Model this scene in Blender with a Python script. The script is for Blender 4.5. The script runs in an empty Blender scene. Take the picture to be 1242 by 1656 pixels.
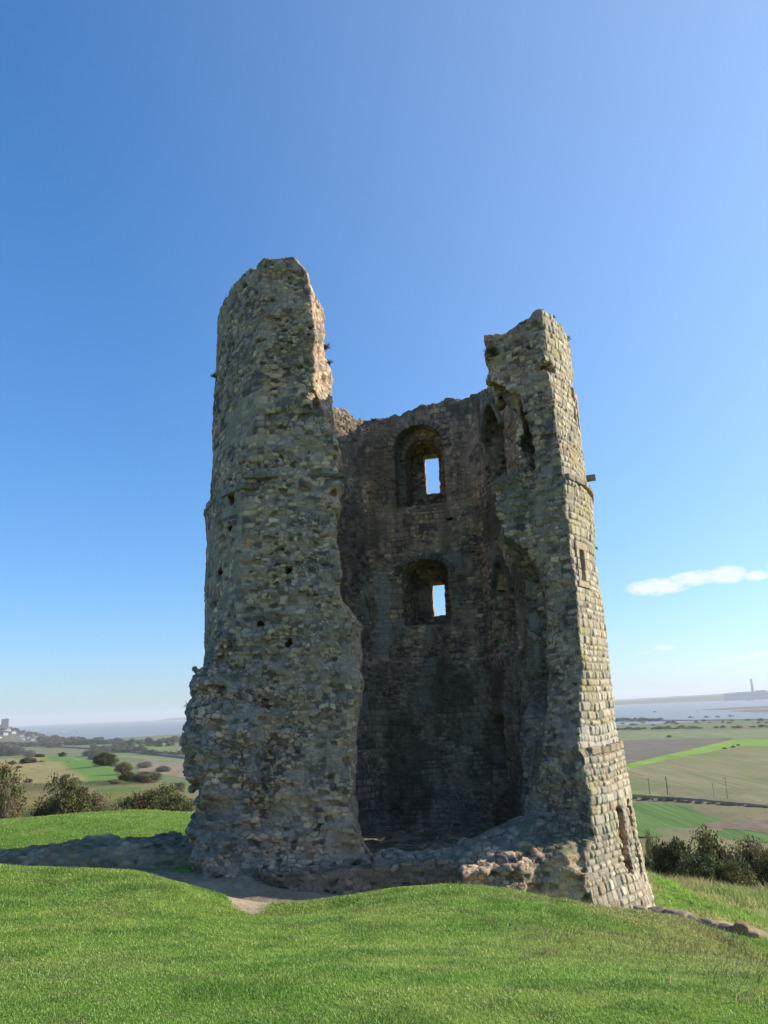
import bpy, math, random, time
import numpy as np
from mathutils import Matrix, Vector
T0 = time.time()
rng = np.random.default_rng(7); random.seed(7)
SC = bpy.context.scene
COL = SC.collection
R_ = math.radians

# ------------------------------------------------------------------ camera
F0 = 1288.0                       # focal length in photo pixels (1656 px tall)
PITCH, ROLL = R_(13.8), R_(2.33)
EYE = np.array([0.0, 0.0, 4.0])
_X = np.array([1, 0, 0.]); _F = np.array([0, math.cos(PITCH), math.sin(PITCH)]); _U = np.array([0, -math.sin(PITCH), math.cos(PITCH)])
CR = math.cos(ROLL)*_X - math.sin(ROLL)*_U
CU = math.cos(ROLL)*_U + math.sin(ROLL)*_X
cam = bpy.data.cameras.new('camera'); camo = bpy.data.objects.new('camera', cam); COL.objects.link(camo)
cam.sensor_fit = 'VERTICAL'; cam.sensor_height = 36.0; cam.lens = 36.0*F0/1656
cam.clip_start = 0.1; cam.clip_end = 60000
M = Matrix(((CR[0], CU[0], -_F[0], 0), (CR[1], CU[1], -_F[1], 0), (CR[2], CU[2], -_F[2], EYE[2]), (0, 0, 0, 1)))
camo.matrix_world = M
SC.camera = camo

def ray(px, py): return _F + (px-621)/F0*CR - (py-828)/F0*CU
def at(px, py, Y):
    d = ray(px, py); return EYE + d*(Y/d[1])
def gp(px, py, z):
    d = ray(px, py); return EYE + d*((z-EYE[2])/d[2])

# ------------------------------------------------------------------ world, sun
SUN_AZ, SUN_EL = R_(80), R_(23)
world = bpy.data.worlds.new('World'); SC.world = world; world.use_nodes = True
wt = world.node_tree; wn = wt.nodes; wl = wt.links
for n in list(wn): wn.remove(n)
sky = wn.new('ShaderNodeTexSky'); sky.sky_type = 'NISHITA'; sky.sun_disc = False
sky.sun_elevation = SUN_EL; sky.sun_rotation = SUN_AZ
sky.altitude = 60; sky.air_density = 1.0; sky.dust_density = 0.55; sky.ozone_density = 3.5
bg = wn.new('ShaderNodeBackground'); bg.inputs['Strength'].default_value = 0.15
wo = wn.new('ShaderNodeOutputWorld'); wl.new(bg.outputs[0], wo.inputs['Surface'])
def wmath(op, a, b=None, c=None):
    n = wn.new('ShaderNodeMath'); n.operation = op
    for i, v in enumerate((a, b, c)):
        if v is None: continue
        if isinstance(v, (int, float)): n.inputs[i].default_value = v
        else: wl.new(v, n.inputs[i])
    return n.outputs[0]
wtc = wn.new('ShaderNodeTexCoord'); wsx = wn.new('ShaderNodeSeparateXYZ'); wl.new(wtc.outputs['Generated'], wsx.inputs[0])
w_az = wmath('MULTIPLY', wmath('ARCTAN2', wsx.outputs[0], wsx.outputs[1]), 57.29578)
w_el = wmath('MULTIPLY', wmath('ARCSINE', wsx.outputs[2]), 57.29578)
wcx = wn.new('ShaderNodeCombineXYZ'); wl.new(w_az, wcx.inputs[0]); wl.new(wmath('MULTIPLY', w_el, 2.2), wcx.inputs[1])
wno = wn.new('ShaderNodeTexNoise'); wno.inputs['Scale'].default_value = 1.3; wno.inputs['Detail'].default_value = 10; wno.inputs['Roughness'].default_value = 0.68
wl.new(wcx.outputs[0], wno.inputs['Vector'])
# clouds: azimuth, elevation, half width, half height, strength
CL = [(18.2, 8.05, 2.2, .62, 1.0), (20.6, 8.4, 2.0, .55, .9), (22.7, 8.45, 1.3, .62, 1.1), (24.4, 8.2, .9, .35, .9), (18.2, 3.3, .8, .2, .7), (16.9, 3.0, .8, .12, .3),
      (22.5, 2.3, 1.5, .16, .6), (24.3, 2.5, 1.3, .2, .7), (20.5, 2.0, 1.2, .15, .35), (17.2, 2.1, 1.5, .12, .25), (19.0, 1.6, 2.0, .12, .2), (27.5, 8.8, 2.4, .6, .9), (33, 6.0, 4.0, .5, .8), (-60, 9, 9, .8, .8), (52, 12, 8, .9, .8), (115, 14, 11, 1.6, .9), (-110, 12, 12, 1.5, .9)]
acc = None
for a, e, wa, we, s in CL:
    a += .6; e -= .8 if e > 5 else .1
    da = wmath('DIVIDE', wmath('SUBTRACT', w_az, a), wa); de = wmath('DIVIDE', wmath('SUBTRACT', w_el, e), we)
    d2 = wmath('ADD', wmath('MULTIPLY', da, da), wmath('MULTIPLY', de, de))
    m = wmath('MULTIPLY', wmath('MAXIMUM', wmath('SUBTRACT', 1.25, d2), 0.0), s)
    acc = m if acc is None else wmath('MAXIMUM', acc, m)
cm = wmath('MULTIPLY', wmath('ADD', wmath('MULTIPLY', acc, 0.85), wmath('MULTIPLY', wmath('SUBTRACT', wno.outputs[0], 0.5), 2.4)), 1.1)
cm = wmath('MULTIPLY', wmath('MINIMUM', wmath('MAXIMUM', cm, 0.0), 1.0), wmath('MINIMUM', wmath('MULTIPLY', acc, 2.0), 1.0))
wtn = wn.new('ShaderNodeVectorMath'); wtn.operation = 'MULTIPLY'; wgm = wn.new('ShaderNodeGamma'); wgm.inputs['Gamma'].default_value = .73; wl.new(sky.outputs[0], wgm.inputs['Color']); wl.new(wgm.outputs[0], wtn.inputs[0]); wtn.inputs[1].default_value = (.76, .93, 1.18)
wsat = wn.new('ShaderNodeHueSaturation'); wsat.inputs['Saturation'].default_value = 1.18; wl.new(wtn.outputs[0], wsat.inputs['Color'])
# broad aureole of the hazy air on the sun's side of the sky
wdt = wn.new('ShaderNodeVectorMath'); wdt.operation = 'DOT_PRODUCT'; wl.new(wtc.outputs['Generated'], wdt.inputs[0]); wdt.inputs[1].default_value = (math.sin(SUN_AZ)*math.cos(SUN_EL), math.cos(SUN_AZ)*math.cos(SUN_EL), math.sin(SUN_EL))
wpw = wmath('POWER', wmath('MAXIMUM', wdt.outputs['Value'], 0.0), 1.5)
wgl = wn.new('ShaderNodeVectorMath'); wgl.operation = 'SCALE'; wgl.inputs[0].default_value = (1.3, 1.35, 1.2); wl.new(wpw, wgl.inputs['Scale'])
wglow = wn.new('ShaderNodeVectorMath'); wglow.operation = 'ADD'; wl.new(wgl.outputs[0], wglow.inputs[0]); wl.new(wsat.outputs[0], wglow.inputs[1])
wmix = wn.new('ShaderNodeMix'); wmix.data_type = 'RGBA'
wl.new(wmath('MULTIPLY', cm, 0.75), wmix.inputs[0]); wl.new(wglow.outputs[0], wmix.inputs[6]); wmix.inputs[7].default_value = (4.0, 4.0, 3.95, 1)
wl.new(wmix.outputs[2], bg.inputs['Color'])

sd = bpy.data.lights.new('sun', 'SUN'); sd.energy = 4.6; sd.angle = R_(0.55); sd.color = (1.0, 0.90, 0.76)
so = bpy.data.objects.new('sun', sd); COL.objects.link(so)
sv = Vector((math.sin(SUN_AZ)*math.cos(SUN_EL), math.cos(SUN_AZ)*math.cos(SUN_EL), math.sin(SUN_EL)))
so.rotation_euler = sv.to_track_quat('Z', 'Y').to_euler(); so.location = (60, 10, 40)

vs = SC.view_settings
vs.view_transform = 'Standard'; vs.look = 'None'; vs.gamma = 1; vs.use_curve_mapping = False; vs.exposure = 0.85
SC.cycles.volume_bounces = 0; SC.cycles.max_bounces = 6; SC.cycles.transparent_max_bounces = 8
SC.cycles.use_denoising = True

# ------------------------------------------------------------------ helpers
def tag(o, label=None, cat=None, group=None, kind=None):
    if label: o['label'] = label
    if cat: o['category'] = cat
    if group: o['group'] = group
    if kind: o['kind'] = kind
    return o
def empty(name, loc=(0, 0, 0), rz=0):
    o = bpy.data.objects.new(name, None); COL.objects.link(o); o.location = loc; o.rotation_euler.z = rz
    o.empty_display_size = .2
    return o
def mesh_obj(name, V, faces, mat, parent=None, cols=None, smooth=False, colname='Col'):
    """faces: (n,k) int array or list of such arrays / list of tuples"""
    me = bpy.data.meshes.new(name)
    V = np.asarray(V, dtype=np.float32)
    if isinstance(faces, np.ndarray): faces = [faces]
    if len(faces) and isinstance(faces[0], np.ndarray):
        me.vertices.add(len(V)); me.vertices.foreach_set('co', V.ravel())
        idx = np.concatenate([f.ravel() for f in faces]).astype(np.int32)
        tot = np.concatenate([np.full(len(f), f.shape[1]) for f in faces]).astype(np.int32)
        st = np.concatenate([[0], np.cumsum(tot)[:-1]]).astype(np.int32)
        me.loops.add(len(idx)); me.loops.foreach_set('vertex_index', idx)
        me.polygons.add(len(tot)); me.polygons.foreach_set('loop_start', st)
        me.update(calc_edges=True)
    else:
        me.from_pydata([tuple(map(float, v)) for v in V], [], [tuple(int(i) for i in f) for f in faces]); me.update()
    if smooth: me.polygons.foreach_set('use_smooth', np.ones(len(me.polygons), bool))
    if cols is not None:
        a = me.color_attributes.new(colname, 'FLOAT_COLOR', 'POINT')
        c = np.ones((len(V), 4), np.float32); c[:, :cols.shape[1]] = cols; a.data.foreach_set('color', c.ravel())
    if mat: me.materials.append(mat)
    o = bpy.data.objects.new(name, me); COL.objects.link(o)
    if parent: o.parent = parent
    return o
def lerp(a, b, t): return a+(b-a)*t
def sstep(a, b, x):
    t = np.clip((x-a)/(b-a), 0, 1); return t*t*(3-2*t)
def hsh(*a):
    h = np.zeros(np.broadcast(*a).shape, np.float64)
    for k, v in zip((127.1, 311.7, 74.7, 269.5), a): h = h + np.asarray(v, np.float64)*k
    s = np.sin(h)*43758.5453
    return (s-np.floor(s)).astype(np.float32)
def vnoise(P, seed=0):
    """value noise, P (n,2 or 3) -> 0..1"""
    P = np.asarray(P, np.float64)
    if P.shape[1] == 2: P = np.concatenate([P, np.full((len(P), 1), .5)], 1)
    i = np.floor(P).astype(np.int64); f = P-i; f = f*f*(3-2*f)
    r = np.random.default_rng(seed).random(32*32*32).astype(np.float32)
    def g(a, b, c): return r[((i[:, 0]+a) & 31)*1024+((i[:, 1]+b) & 31)*32+((i[:, 2]+c) & 31)]
    o = 0
    for a in (0, 1):
        for b in (0, 1):
            for c in (0, 1):
                w = (f[:, 0] if a else 1-f[:, 0])*(f[:, 1] if b else 1-f[:, 1])*(f[:, 2] if c else 1-f[:, 2])
                o = o+w*g(a, b, c)
    return o
def fbm(P, seed=0, oct=4, gain=.5):
    P = np.asarray(P, np.float64); o = 0; a = 1; t = 0
    for k in range(oct):
        o = o+a*vnoise(P*2**k+k*7.3, seed+k); t += a; a *= gain
    return o/t
# ---- materials
def new_mat(name):
    m = bpy.data.materials.new(name); m.use_nodes = True
    nt = m.node_tree; b = nt.nodes['Principled BSDF']; b.inputs['Specular IOR Level'].default_value = .25
    return m, nt, b
def nd(nt, t, **kw):
    n = nt.nodes.new(t)
    for k, v in kw.items():
        if k in n.inputs: n.inputs[k].default_value = v
        else: setattr(n, k, v)
    return n
def attr_mat(name, rough=.9, noise=((8, .25),), bump=(), spec=.2, transl=0, coat=None, per_object=0):
    """colour from the mesh attribute Col, broken up by noise; bump = ((scale, distance, kind), ...)"""
    m, nt, b = new_mat(name); L = nt.links
    b.inputs['Roughness'].default_value = rough; b.inputs['Specular IOR Level'].default_value = spec
    at_ = nd(nt, 'ShaderNodeVertexColor'); at_.layer_name = 'Col'
    cur = at_.outputs['Color']
    tc = nd(nt, 'ShaderNodeTexCoord')
    for i, (s, a) in enumerate(noise):
        n = nd(nt, 'ShaderNodeTexNoise', Scale=s, Detail=5.0, Roughness=.6); L.new(tc.outputs['Object'], n.inputs['Vector'])
        mr = nd(nt, 'ShaderNodeMapRange'); mr.inputs[1].default_value = .25; mr.inputs[2].default_value = .75
        mr.inputs[3].default_value = 1-a; mr.inputs[4].default_value = 1+a; L.new(n.outputs[0], mr.inputs[0])
        vm = nd(nt, 'ShaderNodeVectorMath', operation='SCALE'); L.new(cur, vm.inputs[0]); L.new(mr.outputs[0], vm.inputs['Scale']); cur = vm.outputs[0]
    if per_object:
        oi = nd(nt, 'ShaderNodeObjectInfo'); mr = nd(nt, 'ShaderNodeMapRange'); mr.inputs[3].default_value = 1-per_object; mr.inputs[4].default_value = 1+per_object
        L.new(oi.outputs['Random'], mr.inputs[0]); vm = nd(nt, 'ShaderNodeVectorMath', operation='SCALE'); L.new(cur, vm.inputs[0]); L.new(mr.outputs[0], vm.inputs['Scale']); cur = vm.outputs[0]
    L.new(cur, b.inputs['Base Color'])
    prev = None
    for s, d, kind in bump:
        if kind == 'v':
            n = nd(nt, 'ShaderNodeTexVoronoi', Scale=s); out = n.outputs['Distance']
        else:
            n = nd(nt, 'ShaderNodeTexNoise', Scale=s, Detail=6.0, Roughness=.65); out = n.outputs[0]
        L.new(tc.outputs['Object'], n.inputs['Vector'])
        bp = nd(nt, 'ShaderNodeBump', Distance=d, Strength=1.0); L.new(out, bp.inputs['Height'])
        if prev: L.new(prev, bp.inputs['Normal'])
        prev = bp.outputs[0]
    if prev: L.new(prev, b.inputs['Normal'])
    if transl:
        tr = nd(nt, 'ShaderNodeBsdfTranslucent'); L.new(cur, tr.inputs['Color'])
        mx = nd(nt, 'ShaderNodeMixShader'); mx.inputs[0].default_value = transl
        L.new(b.outputs[0], mx.inputs[1]); L.new(tr.outputs[0], mx.inputs[2])
        L.new(mx.outputs[0], nt.nodes['Material Output'].inputs['Surface'])
    return m
def plain(name, col, rough=.8, noise=None, var=.2, spec=.2, per_object=0):
    m, nt, b = new_mat(name); b.inputs['Roughness'].default_value = rough; b.inputs['Specular IOR Level'].default_value = spec
    tc = nd(nt, 'ShaderNodeTexCoord'); n = nd(nt, 'ShaderNodeTexNoise', Scale=noise or 3.0, Detail=5.0)
    nt.links.new(tc.outputs['Object'], n.inputs['Vector'])
    cr = nd(nt, 'ShaderNodeMix'); cr.data_type = 'RGBA'
    cr.inputs[6].default_value = tuple(c*(1-var) for c in col)+(1,); cr.inputs[7].default_value = tuple(min(1, c*(1+var)) for c in col)+(1,)
    mr = nd(nt, 'ShaderNodeMapRange'); mr.inputs[1].default_value = .3; mr.inputs[2].default_value = .7
    nt.links.new(n.outputs[0], mr.inputs[0]); nt.links.new(mr.outputs[0], cr.inputs[0]); nt.links.new(cr.outputs[2], b.inputs['Base Color'])
    return m
M_STONE = attr_mat('weathered_ragstone', rough=.95, noise=((5, .22), (28, .25)), bump=((38, .016, 'n'), (14, .016, 'n')), spec=.1)
M_DRESS = attr_mat('dressed_stone', rough=.95, noise=((7, .25), (30, .2)), bump=((30, .02, 'n'),), spec=.1)
M_GROUND = attr_mat('ground_cover', rough=1.0, noise=((.9, .16), (9, .22)), bump=((12, .03, 'n'), (2.2, .03, 'n')), spec=.05)
M_GRASS = attr_mat('grass_blades', rough=.45, noise=((1.1, .1),), spec=.25, transl=.45)
M_LEAF = attr_mat('bush_leaves', rough=.6, noise=((2.0, .2),), spec=.2, transl=.25, per_object=.12)
M_BARK = plain('bark', (.10, .08, .06), .9, 12)
SEA = -58.0

# ------------------------------------------------------------------ terrain
TX, TY = 0.4, 22.77             # tower centre
ctrl = []
def cp(px, py, Y): ctrl.append(at(px, py, Y))
def cw(x, y, z): ctrl.append(np.array([x, y, z]))
cw(0, 0, 2.4); cw(-6, 0, 2.35); cw(6, 0, 2.35); cw(0, -8, 2.4); cw(-14, -6, 2.2); cw(14, -6, 1.6); cw(0, -25, 1.5)
cw(-22, 2, 2.0); cw(14, 4, 1.5); cw(25, 3, -1.5); cw(-30, -20, 0); cw(30, -20, -2)
for x in (100, 621, 1142): cp(x, 1640, {100: 5.3, 621: 4.95, 1142: 4.7}[x])
for p in [(0, 1412, 15.3), (120, 1416, 15), (230, 1413, 14.6), (330, 1437, 14), (395, 1455, 13.6), (430, 1478, 13.1), (472, 1464, 13.5), (560, 1447, 13.9), (640, 1436, 14.2),
          (720, 1432, 14.2), (800, 1436, 13.9), (860, 1446, 13.5), (960, 1468, 13), (1060, 1488, 12.5), (1180, 1514, 12), (1242, 1550, 11)]: cp(*p)
for p in [(0, 1432, 13), (120, 1434, 13), (215, 1430, 13), (300, 1445, 12.6), (-150, 1440, 12.5)]: cp(*p)
for p in [(0, 1520, 9), (300, 1520, 8.9), (621, 1520, 9), (900, 1530, 8.8), (1150, 1560, 8.5)]: cp(*p)
# behind the crest: path and tower platform
for x, y, z in [(-10, 17.5, .35), (-7, 16.8, .35), (-5, 16.4, .33), (-3.6, 15.8, .35), (-2.6, 15.6, .38), (-1, 16.3, .3), (0.5, 16.6, .2), (2.2, 16.4, .1), (4.2, 16.2, -.25), (6, 16.5, -.75), (8, 16.5, -1.25), (11, 16, -2.2),
                (-5, 18.5, .55), (-8, 19, .6), (-12, 19, .6), (-3.2, 18.2, .5), (0, 22, .3), (-3, 26, .3), (3, 27, .2), (7.2, 20, -1.0), (7.5, 24, -1.0), (-7, 24, .25), (-12, 24, .2), (-17, 22, .5), (0, 30, 0),
                (-25, 18, .8), (-18, 15, 1.3)]: cw(x, y, z)
for p in [(0, 1348, 29), (100, 1350, 28), (280, 1340, 28.5), (0, 1329, 36), (110, 1324, 37), (190, 1318, 37), (250, 1314, 37), (300, 1314, 36)]: cp(*p)
for p in [(1090, 1500, 19.5), (1120, 1478, 21.5), (1200, 1490, 21), (1090, 1452, 25), (1160, 1440, 29), (1242, 1456, 27.5), (1080, 1432, 30)]: cp(*p)
for x, y, z in [(-16, 43, -2.2), (-8, 44, -2.6), (10, 37, -5), (16, 36, -5.6), (22, 30, -6), (0, 42, -3), (0, 60, -8), (-25, 45, -2.5), (-40, 20, -2), (14, 50, -11), (25, 45, -12), (30, 15, -5)]: cw(x, y, z)
CT = np.array(ctrl)
def _phi(r): return np.where(r > 1e-9, r*r*np.log(np.maximum(r, 1e-9)), 0)
_n = len(CT); _D = np.hypot(CT[:, None, 0]-CT[None, :, 0], CT[:, None, 1]-CT[None, :, 1])
_A = np.zeros((_n+3, _n+3)); _A[:_n, :_n] = _phi(_D)+np.eye(_n)*.02; _A[:_n, _n] = 1; _A[:_n, _n+1:] = CT[:, :2]; _A[_n:, :_n] = _A[:_n, _n:].T
_w = np.linalg.solve(_A, np.concatenate([CT[:, 2], [0, 0, 0]]))
def near_z(x, y):
    o = _w[_n]+_w[_n+1]*x+_w[_n+2]*y
    for k in range(_n): o = o+_w[k]*_phi(np.hypot(x-CT[k, 0], y-CT[k, 1]))
    return o
SP_R = [30, 45, 60, 80, 100, 160, 250, 400, 560, 640, 760, 900]
SP_Z = [0, -2.6, -4.2, -5.6, -6.6, -8.8, -11.0, -14.2, -17.2, -26, -52, -60]
def far_z(x, y):
    r = np.hypot(x, y); az = np.degrees(np.arctan2(x, y))
    hill = np.interp(r, [0, 35, 60, 120, 200, 300, 400], [0, -3, -11, -30, -48, -58, -59])
    sp = np.interp(r, SP_R, SP_Z)
    c = np.interp(r, [40, 80, 200, 300, 400, 560], [-19, -19.2, -20.2, -22, -23.5, -25])
    off = np.radians(az-c)*r
    w = np.interp(r, [30, 80, 200, 300, 400, 560], [12, 12, 12.5, 17, 22, 30])
    a = np.abs(off)
    fl = np.where(off > 0, np.maximum(0, a-w)*.5, np.maximum(0, a-w*1.6)*.27)
    spz = np.where(np.abs(az) < 90, sp-fl, -99)
    z = np.maximum(hill, spz)
    back = np.interp(r, [0, 60, 200, 500], [0, -1, -4, -30]); 
    bw = sstep(80, 130, np.abs(az)); z = lerp(z, back, bw)
    return np.maximum(z, -57.4)
def shore_r(az):
    return np.interp(az, [-60, -26, -24, -22, -18, -15, 0, 12, 15, 20, 26, 60], [2500, 2600, 2450, 2500, 2900, 3050, 2600, 2080, 2060, 2120, 2200, 2400])
def ground_z(x, y, detail=True):
    x = np.asarray(x, float); y = np.asarray(y, float)
    r = np.hypot(x, y); az = np.degrees(np.arctan2(x, y))
    zn = near_z(np.clip(x, -60, 60), np.clip(y, -40, 70)); zf = far_z(x, y)
    z = lerp(zn, zf, sstep(38, 66, r))
    z = np.where((r > 1500) & (np.abs(az) < 80), z-np.clip((r-shore_r(az)+40)/60, 0, 1)*4, z)
    if detail:
        P = np.stack([x, y], -1).reshape(-1, 2)
        n1 = (vnoise(P*.55, 3)-.5).reshape(x.shape); n2 = (vnoise(P*1.7, 4)-.5).reshape(x.shape); n3 = (vnoise(P*4.5, 5)-.5).reshape(x.shape)
        tus = sstep(.5, 6, x+(y-10)*.25)*(y < 40)
        fade = 1-sstep(150, 400, r)
        z = z+fade*(n1*.10+n2*(.05+.10*tus)+n3*(.018+.07*tus))
        rid = (vnoise(P*np.array([.04, .02]), 9)-.5).reshape(x.shape); z = z+rid*3*sstep(90, 200, r)*(1-sstep(450, 700, r))
    return z
def gz1(x, y, d=False): return float(ground_z(np.array([x]), np.array([y]), d)[0])

az_in = np.arange(-31, 31.001, .13); az_out = np.arange(31.5, 329, 1.6)
AZ = np.radians(np.concatenate([az_in, az_out]))
RR = [.6]
while RR[-1] < 19: RR.append(RR[-1]*1.009+.012)
while RR[-1] < 45: RR.append(RR[-1]+.17)
while RR[-1] < 3400: RR.append(RR[-1]*1.013)
RR = np.array(RR)
rg, ag = np.meshgrid(RR, AZ, indexing='ij')
gx = rg*np.sin(ag); gy = rg*np.cos(ag); gz = ground_z(gx, gy)
P2 = np.stack([gx.ravel(), gy.ravel()], -1)
def ss(a, b, v): return sstep(a, b, v)
def mixc(c, k, w):
    w = np.broadcast_to(np.asarray(w, float), c.shape[:-1]); return c+(np.array(k)-c)*w[..., None]
def seg_d(x, y, pts):
    d = np.full(x.shape, 1e9)
    for (x0, y0), (x1, y1) in zip(pts[:-1], pts[1:]):
        dx, dy = x1-x0, y1-y0; t = np.clip(((x-x0)*dx+(y-y0)*dy)/(dx*dx+dy*dy), 0, 1)
        d = np.minimum(d, np.hypot(x-x0-t*dx, y-y0-t*dy))
    return d
def sand_mask(x, y):
    P = np.stack([x, y], -1).reshape(-1, 2)
    nz = ((fbm(P*1.3, 31, 3)-.5)*1.1).reshape(x.shape); nf = ((fbm(P*4, 36, 2)-.5)*.5).reshape(x.shape)
    m = 1-ss(-.2, .25, seg_d(x, y, [(-14, 18.4), (-8, 18.2), (-5, 17.6), (-2.8, 17), (-.5, 17.6)])-np.interp(x, [-8, -4, -2.8], [1.7, 1.6, 1.15])+nz+nf)
    n2 = 1-ss(-.12, .12, seg_d(x, y, [(-2.75, 17), (-2.55, 15), (-2.35, 13.1)])-np.interp(y, [13, 14.2, 15.5], [.14, .42, .9])+.25*nf+.15*nz)
    rm = np.hypot(x-TX, y-TY); m3 = 1-ss(-.3, .3, rm-5.9+nz)
    m4 = 1-ss(-.15, .2, seg_d(x, y, [(7.3, 19.6), (8.2, 19.3), (9.1, 19.6)])-.3+.5*nz)
    return np.clip(np.maximum.reduce([m, n2, m3, m4]), 0, 1)
def ground_colour(x, y, z):
    sh = x.shape; P = np.stack([x, y], -1).reshape(-1, 2); r = np.hypot(x, y); az = np.degrees(np.arctan2(x, y))
    n = fbm(P*.8, 21, 4).reshape(sh); nl = fbm(P*.09, 22, 3).reshape(sh); nf = fbm(P*5, 23, 2).reshape(sh)
    g = np.zeros(sh+(3,)); g[:] = (.12, .22, .030)
    g = mixc(g, (.18, .24, .05), ss(.45, .65, n)*.6)
    g = mixc(g, (.055, .11, .02), ss(.55, .75, nf)*.5)
    dry = ss(1.5, 6.5, x+(y-9)*.3)*ss(.42, .62, n)*(r < 26)
    g = mixc(g, (.27, .22, .10), dry*.75)
    s = sand_mask(x, y)
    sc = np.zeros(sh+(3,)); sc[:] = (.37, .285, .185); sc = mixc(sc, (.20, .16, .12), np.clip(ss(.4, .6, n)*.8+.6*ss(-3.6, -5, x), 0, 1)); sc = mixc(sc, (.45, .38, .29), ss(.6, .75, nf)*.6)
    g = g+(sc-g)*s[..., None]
    # rough hillside on the spur
    far = ss(36, 46, r)
    hs = np.zeros(sh+(3,)); hs[:] = (.29, .245, .105)
    hs = mixc(hs, (.19, .22, .065), ss(.47, .62, nl)*.5); hs = mixc(hs, (.36, .27, .13), ss(.5, .68, fbm(P*.22, 25, 3).reshape(sh))*.8)
    hs = mixc(hs, (.10, .085, .05), ss(.62, .75, fbm(P*.35, 26, 3).reshape(sh))*.6)
    hs = mixc(hs, (.13, .12, .07), (1-ss(-53, -48, z))*ss(330, 420, r)*.5)
    # mown ride along the ridge
    pts = [tuple(gp(*q)[:2]) for q in [(228, 1306, -4.8), (205, 1275, -6.7), (170, 1248, -10), (135, 1228, -13.5), (112, 1216, -17), (105, 1213, -18.3)]]
    dd = seg_d(x, y, pts); wr = np.interp(r, [40, 120, 300, 520], [1.7, 3.2, 6.0, 16])
    ride = 1-ss(.8, 1.25, dd/wr+(nl-.5)*.5)
    hs = mixc(hs, (.14, .23, .055), ride*(r < 600))
    mead = (1-ss(1, 1.3, seg_d(x, y, [tuple(gp(*q)[:2]) for q in [(0, 1207, -19), (60, 1210, -18.8), (110, 1214, -18)]])/(r*.06)))*(r > 380)*(r < 640)
    hs = mixc(hs, (.15, .24, .05), mead)
    g = g+(hs-g)*far[..., None]
    marsh = ss(560, 700, r)
    mc = np.zeros(sh+(3,)); mc[:] = (.16, .17, .07); nm = fbm(P*.012, 27, 4).reshape(sh); nm2 = fbm(P*np.array([.003, .012]), 28, 3).reshape(sh)
    mc = mixc(mc, (.12, .19, .05), ss(.45, .55, nm2)*.8); mc = mixc(mc, (.22, .17, .11), ss(.5, .6, nm)*.6)
    mc = mixc(mc, (.25, .19, .14), ss(-160, -60, r-shore_r(az))*(az < 0))
    g = g+(mc-g)*marsh[..., None]
    g = mixc(g, (.24, .2, .15), ss(-58.4, -59.2, z)*(r > 1500))
    return g
gc = ground_colour(gx, gy, gz).reshape(-1, 3)
nr, na = rg.shape
ii = np.arange(nr-1)[:, None]*na; jj = np.arange(na)[None, :]; j2 = (jj+1) % na
quads = np.stack([ii+jj, ii+j2, ii+na+j2, ii+na+jj], -1).reshape(-1, 4)
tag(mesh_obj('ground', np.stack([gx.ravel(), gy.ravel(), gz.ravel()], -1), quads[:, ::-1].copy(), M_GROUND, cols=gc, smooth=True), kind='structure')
print('terrain', time.time()-T0)

# ------------------------------------------------------------------ masonry meshing (implicit solid -> surface nets -> stone relief)
def grid_noise(shape, h, wav, seed, org=(0, 0, 0)):
    r = np.random.default_rng(seed); out = None
    W = wav if isinstance(wav, (tuple, list)) else (wav,)*3
    dims = [int(math.ceil(s*h/w))+3 for s, w in zip(shape, W)]
    a = r.random(dims, dtype=np.float32)*2-1
    for ax in range(3):
        t = np.arange(shape[ax])*h/W[ax]; i = t.astype(int); f = (t-i).astype(np.float32); f = f*f*(3-2*f)
        sh = [1, 1, 1]; sh[ax] = -1; f = f.reshape(sh)
        a = np.take(a, i, ax)*(1-f)+np.take(a, i+1, ax)*f
    return a
def surface_nets(S, org, h):
    s = S < 0
    nx, ny, nz = S.shape
    c = s[:-1, :-1, :-1].astype(np.int8)
    cnt = np.zeros((nx-1, ny-1, nz-1), np.int8)
    for a in (0, 1):
        for b in (0, 1):
            for d in (0, 1): cnt += s[a:nx-1+a, b:ny-1+b, d:nz-1+d]
    act = (cnt > 0) & (cnt < 8)
    I, J, K = np.nonzero(act)
    idx = np.full(act.shape, -1, np.int32); idx[I, J, K] = np.arange(len(I))
    acc = np.zeros((len(I), 3), np.float32); num = np.zeros(len(I), np.float32)
    corners = [(a, b, d) for a in (0, 1) for b in (0, 1) for d in (0, 1)]
    val = {k: S[I+k[0], J+k[1], K+k[2]] for k in corners}
    for k in corners:
        for ax in range(3):
            if k[ax]: continue
            k2 = list(k); k2[ax] = 1; k2 = tuple(k2)
            v0, v1 = val[k], val[k2]; m = (v0 < 0) != (v1 < 0)
            t = np.where(m, v0/np.where(v0 == v1, 1, v0-v1), 0)
            p = np.zeros((len(I), 3), np.float32); p[:] = k; p[:, ax] += t
            acc += p*m[:, None]; num += m
    V = (np.stack([I, J, K], -1)+acc/num[:, None])*h+np.array(org)
    Q = []
    for ax in range(3):
        o = [1, 2]; o = [(ax+1) % 3, (ax+2) % 3]
        sl0 = [slice(None)]*3; sl1 = [slice(None)]*3
        sl0[ax] = slice(0, -1); sl1[ax] = slice(1, None)
        ch = s[tuple(sl0)] != s[tuple(sl1)]
        fl = s[tuple(sl0)]
        E = np.argwhere(ch)
        ok = np.ones(len(E), bool)
        for q in o: ok &= (E[:, q] > 0) & (E[:, q] < S.shape[q]-1)
        E = E[ok]; f = fl[E[:, 0], E[:, 1], E[:, 2]]
        def g(da, db):
            e = E.copy(); e[:, o[0]] -= da; e[:, o[1]] -= db; return idx[e[:, 0], e[:, 1], e[:, 2]]
        q = np.stack([g(1, 1), g(0, 1), g(0, 0), g(1, 0)], -1)
        q[~f] = q[~f][:, ::-1]; Q.append(q)
    return V, np.concatenate(Q)
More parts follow.
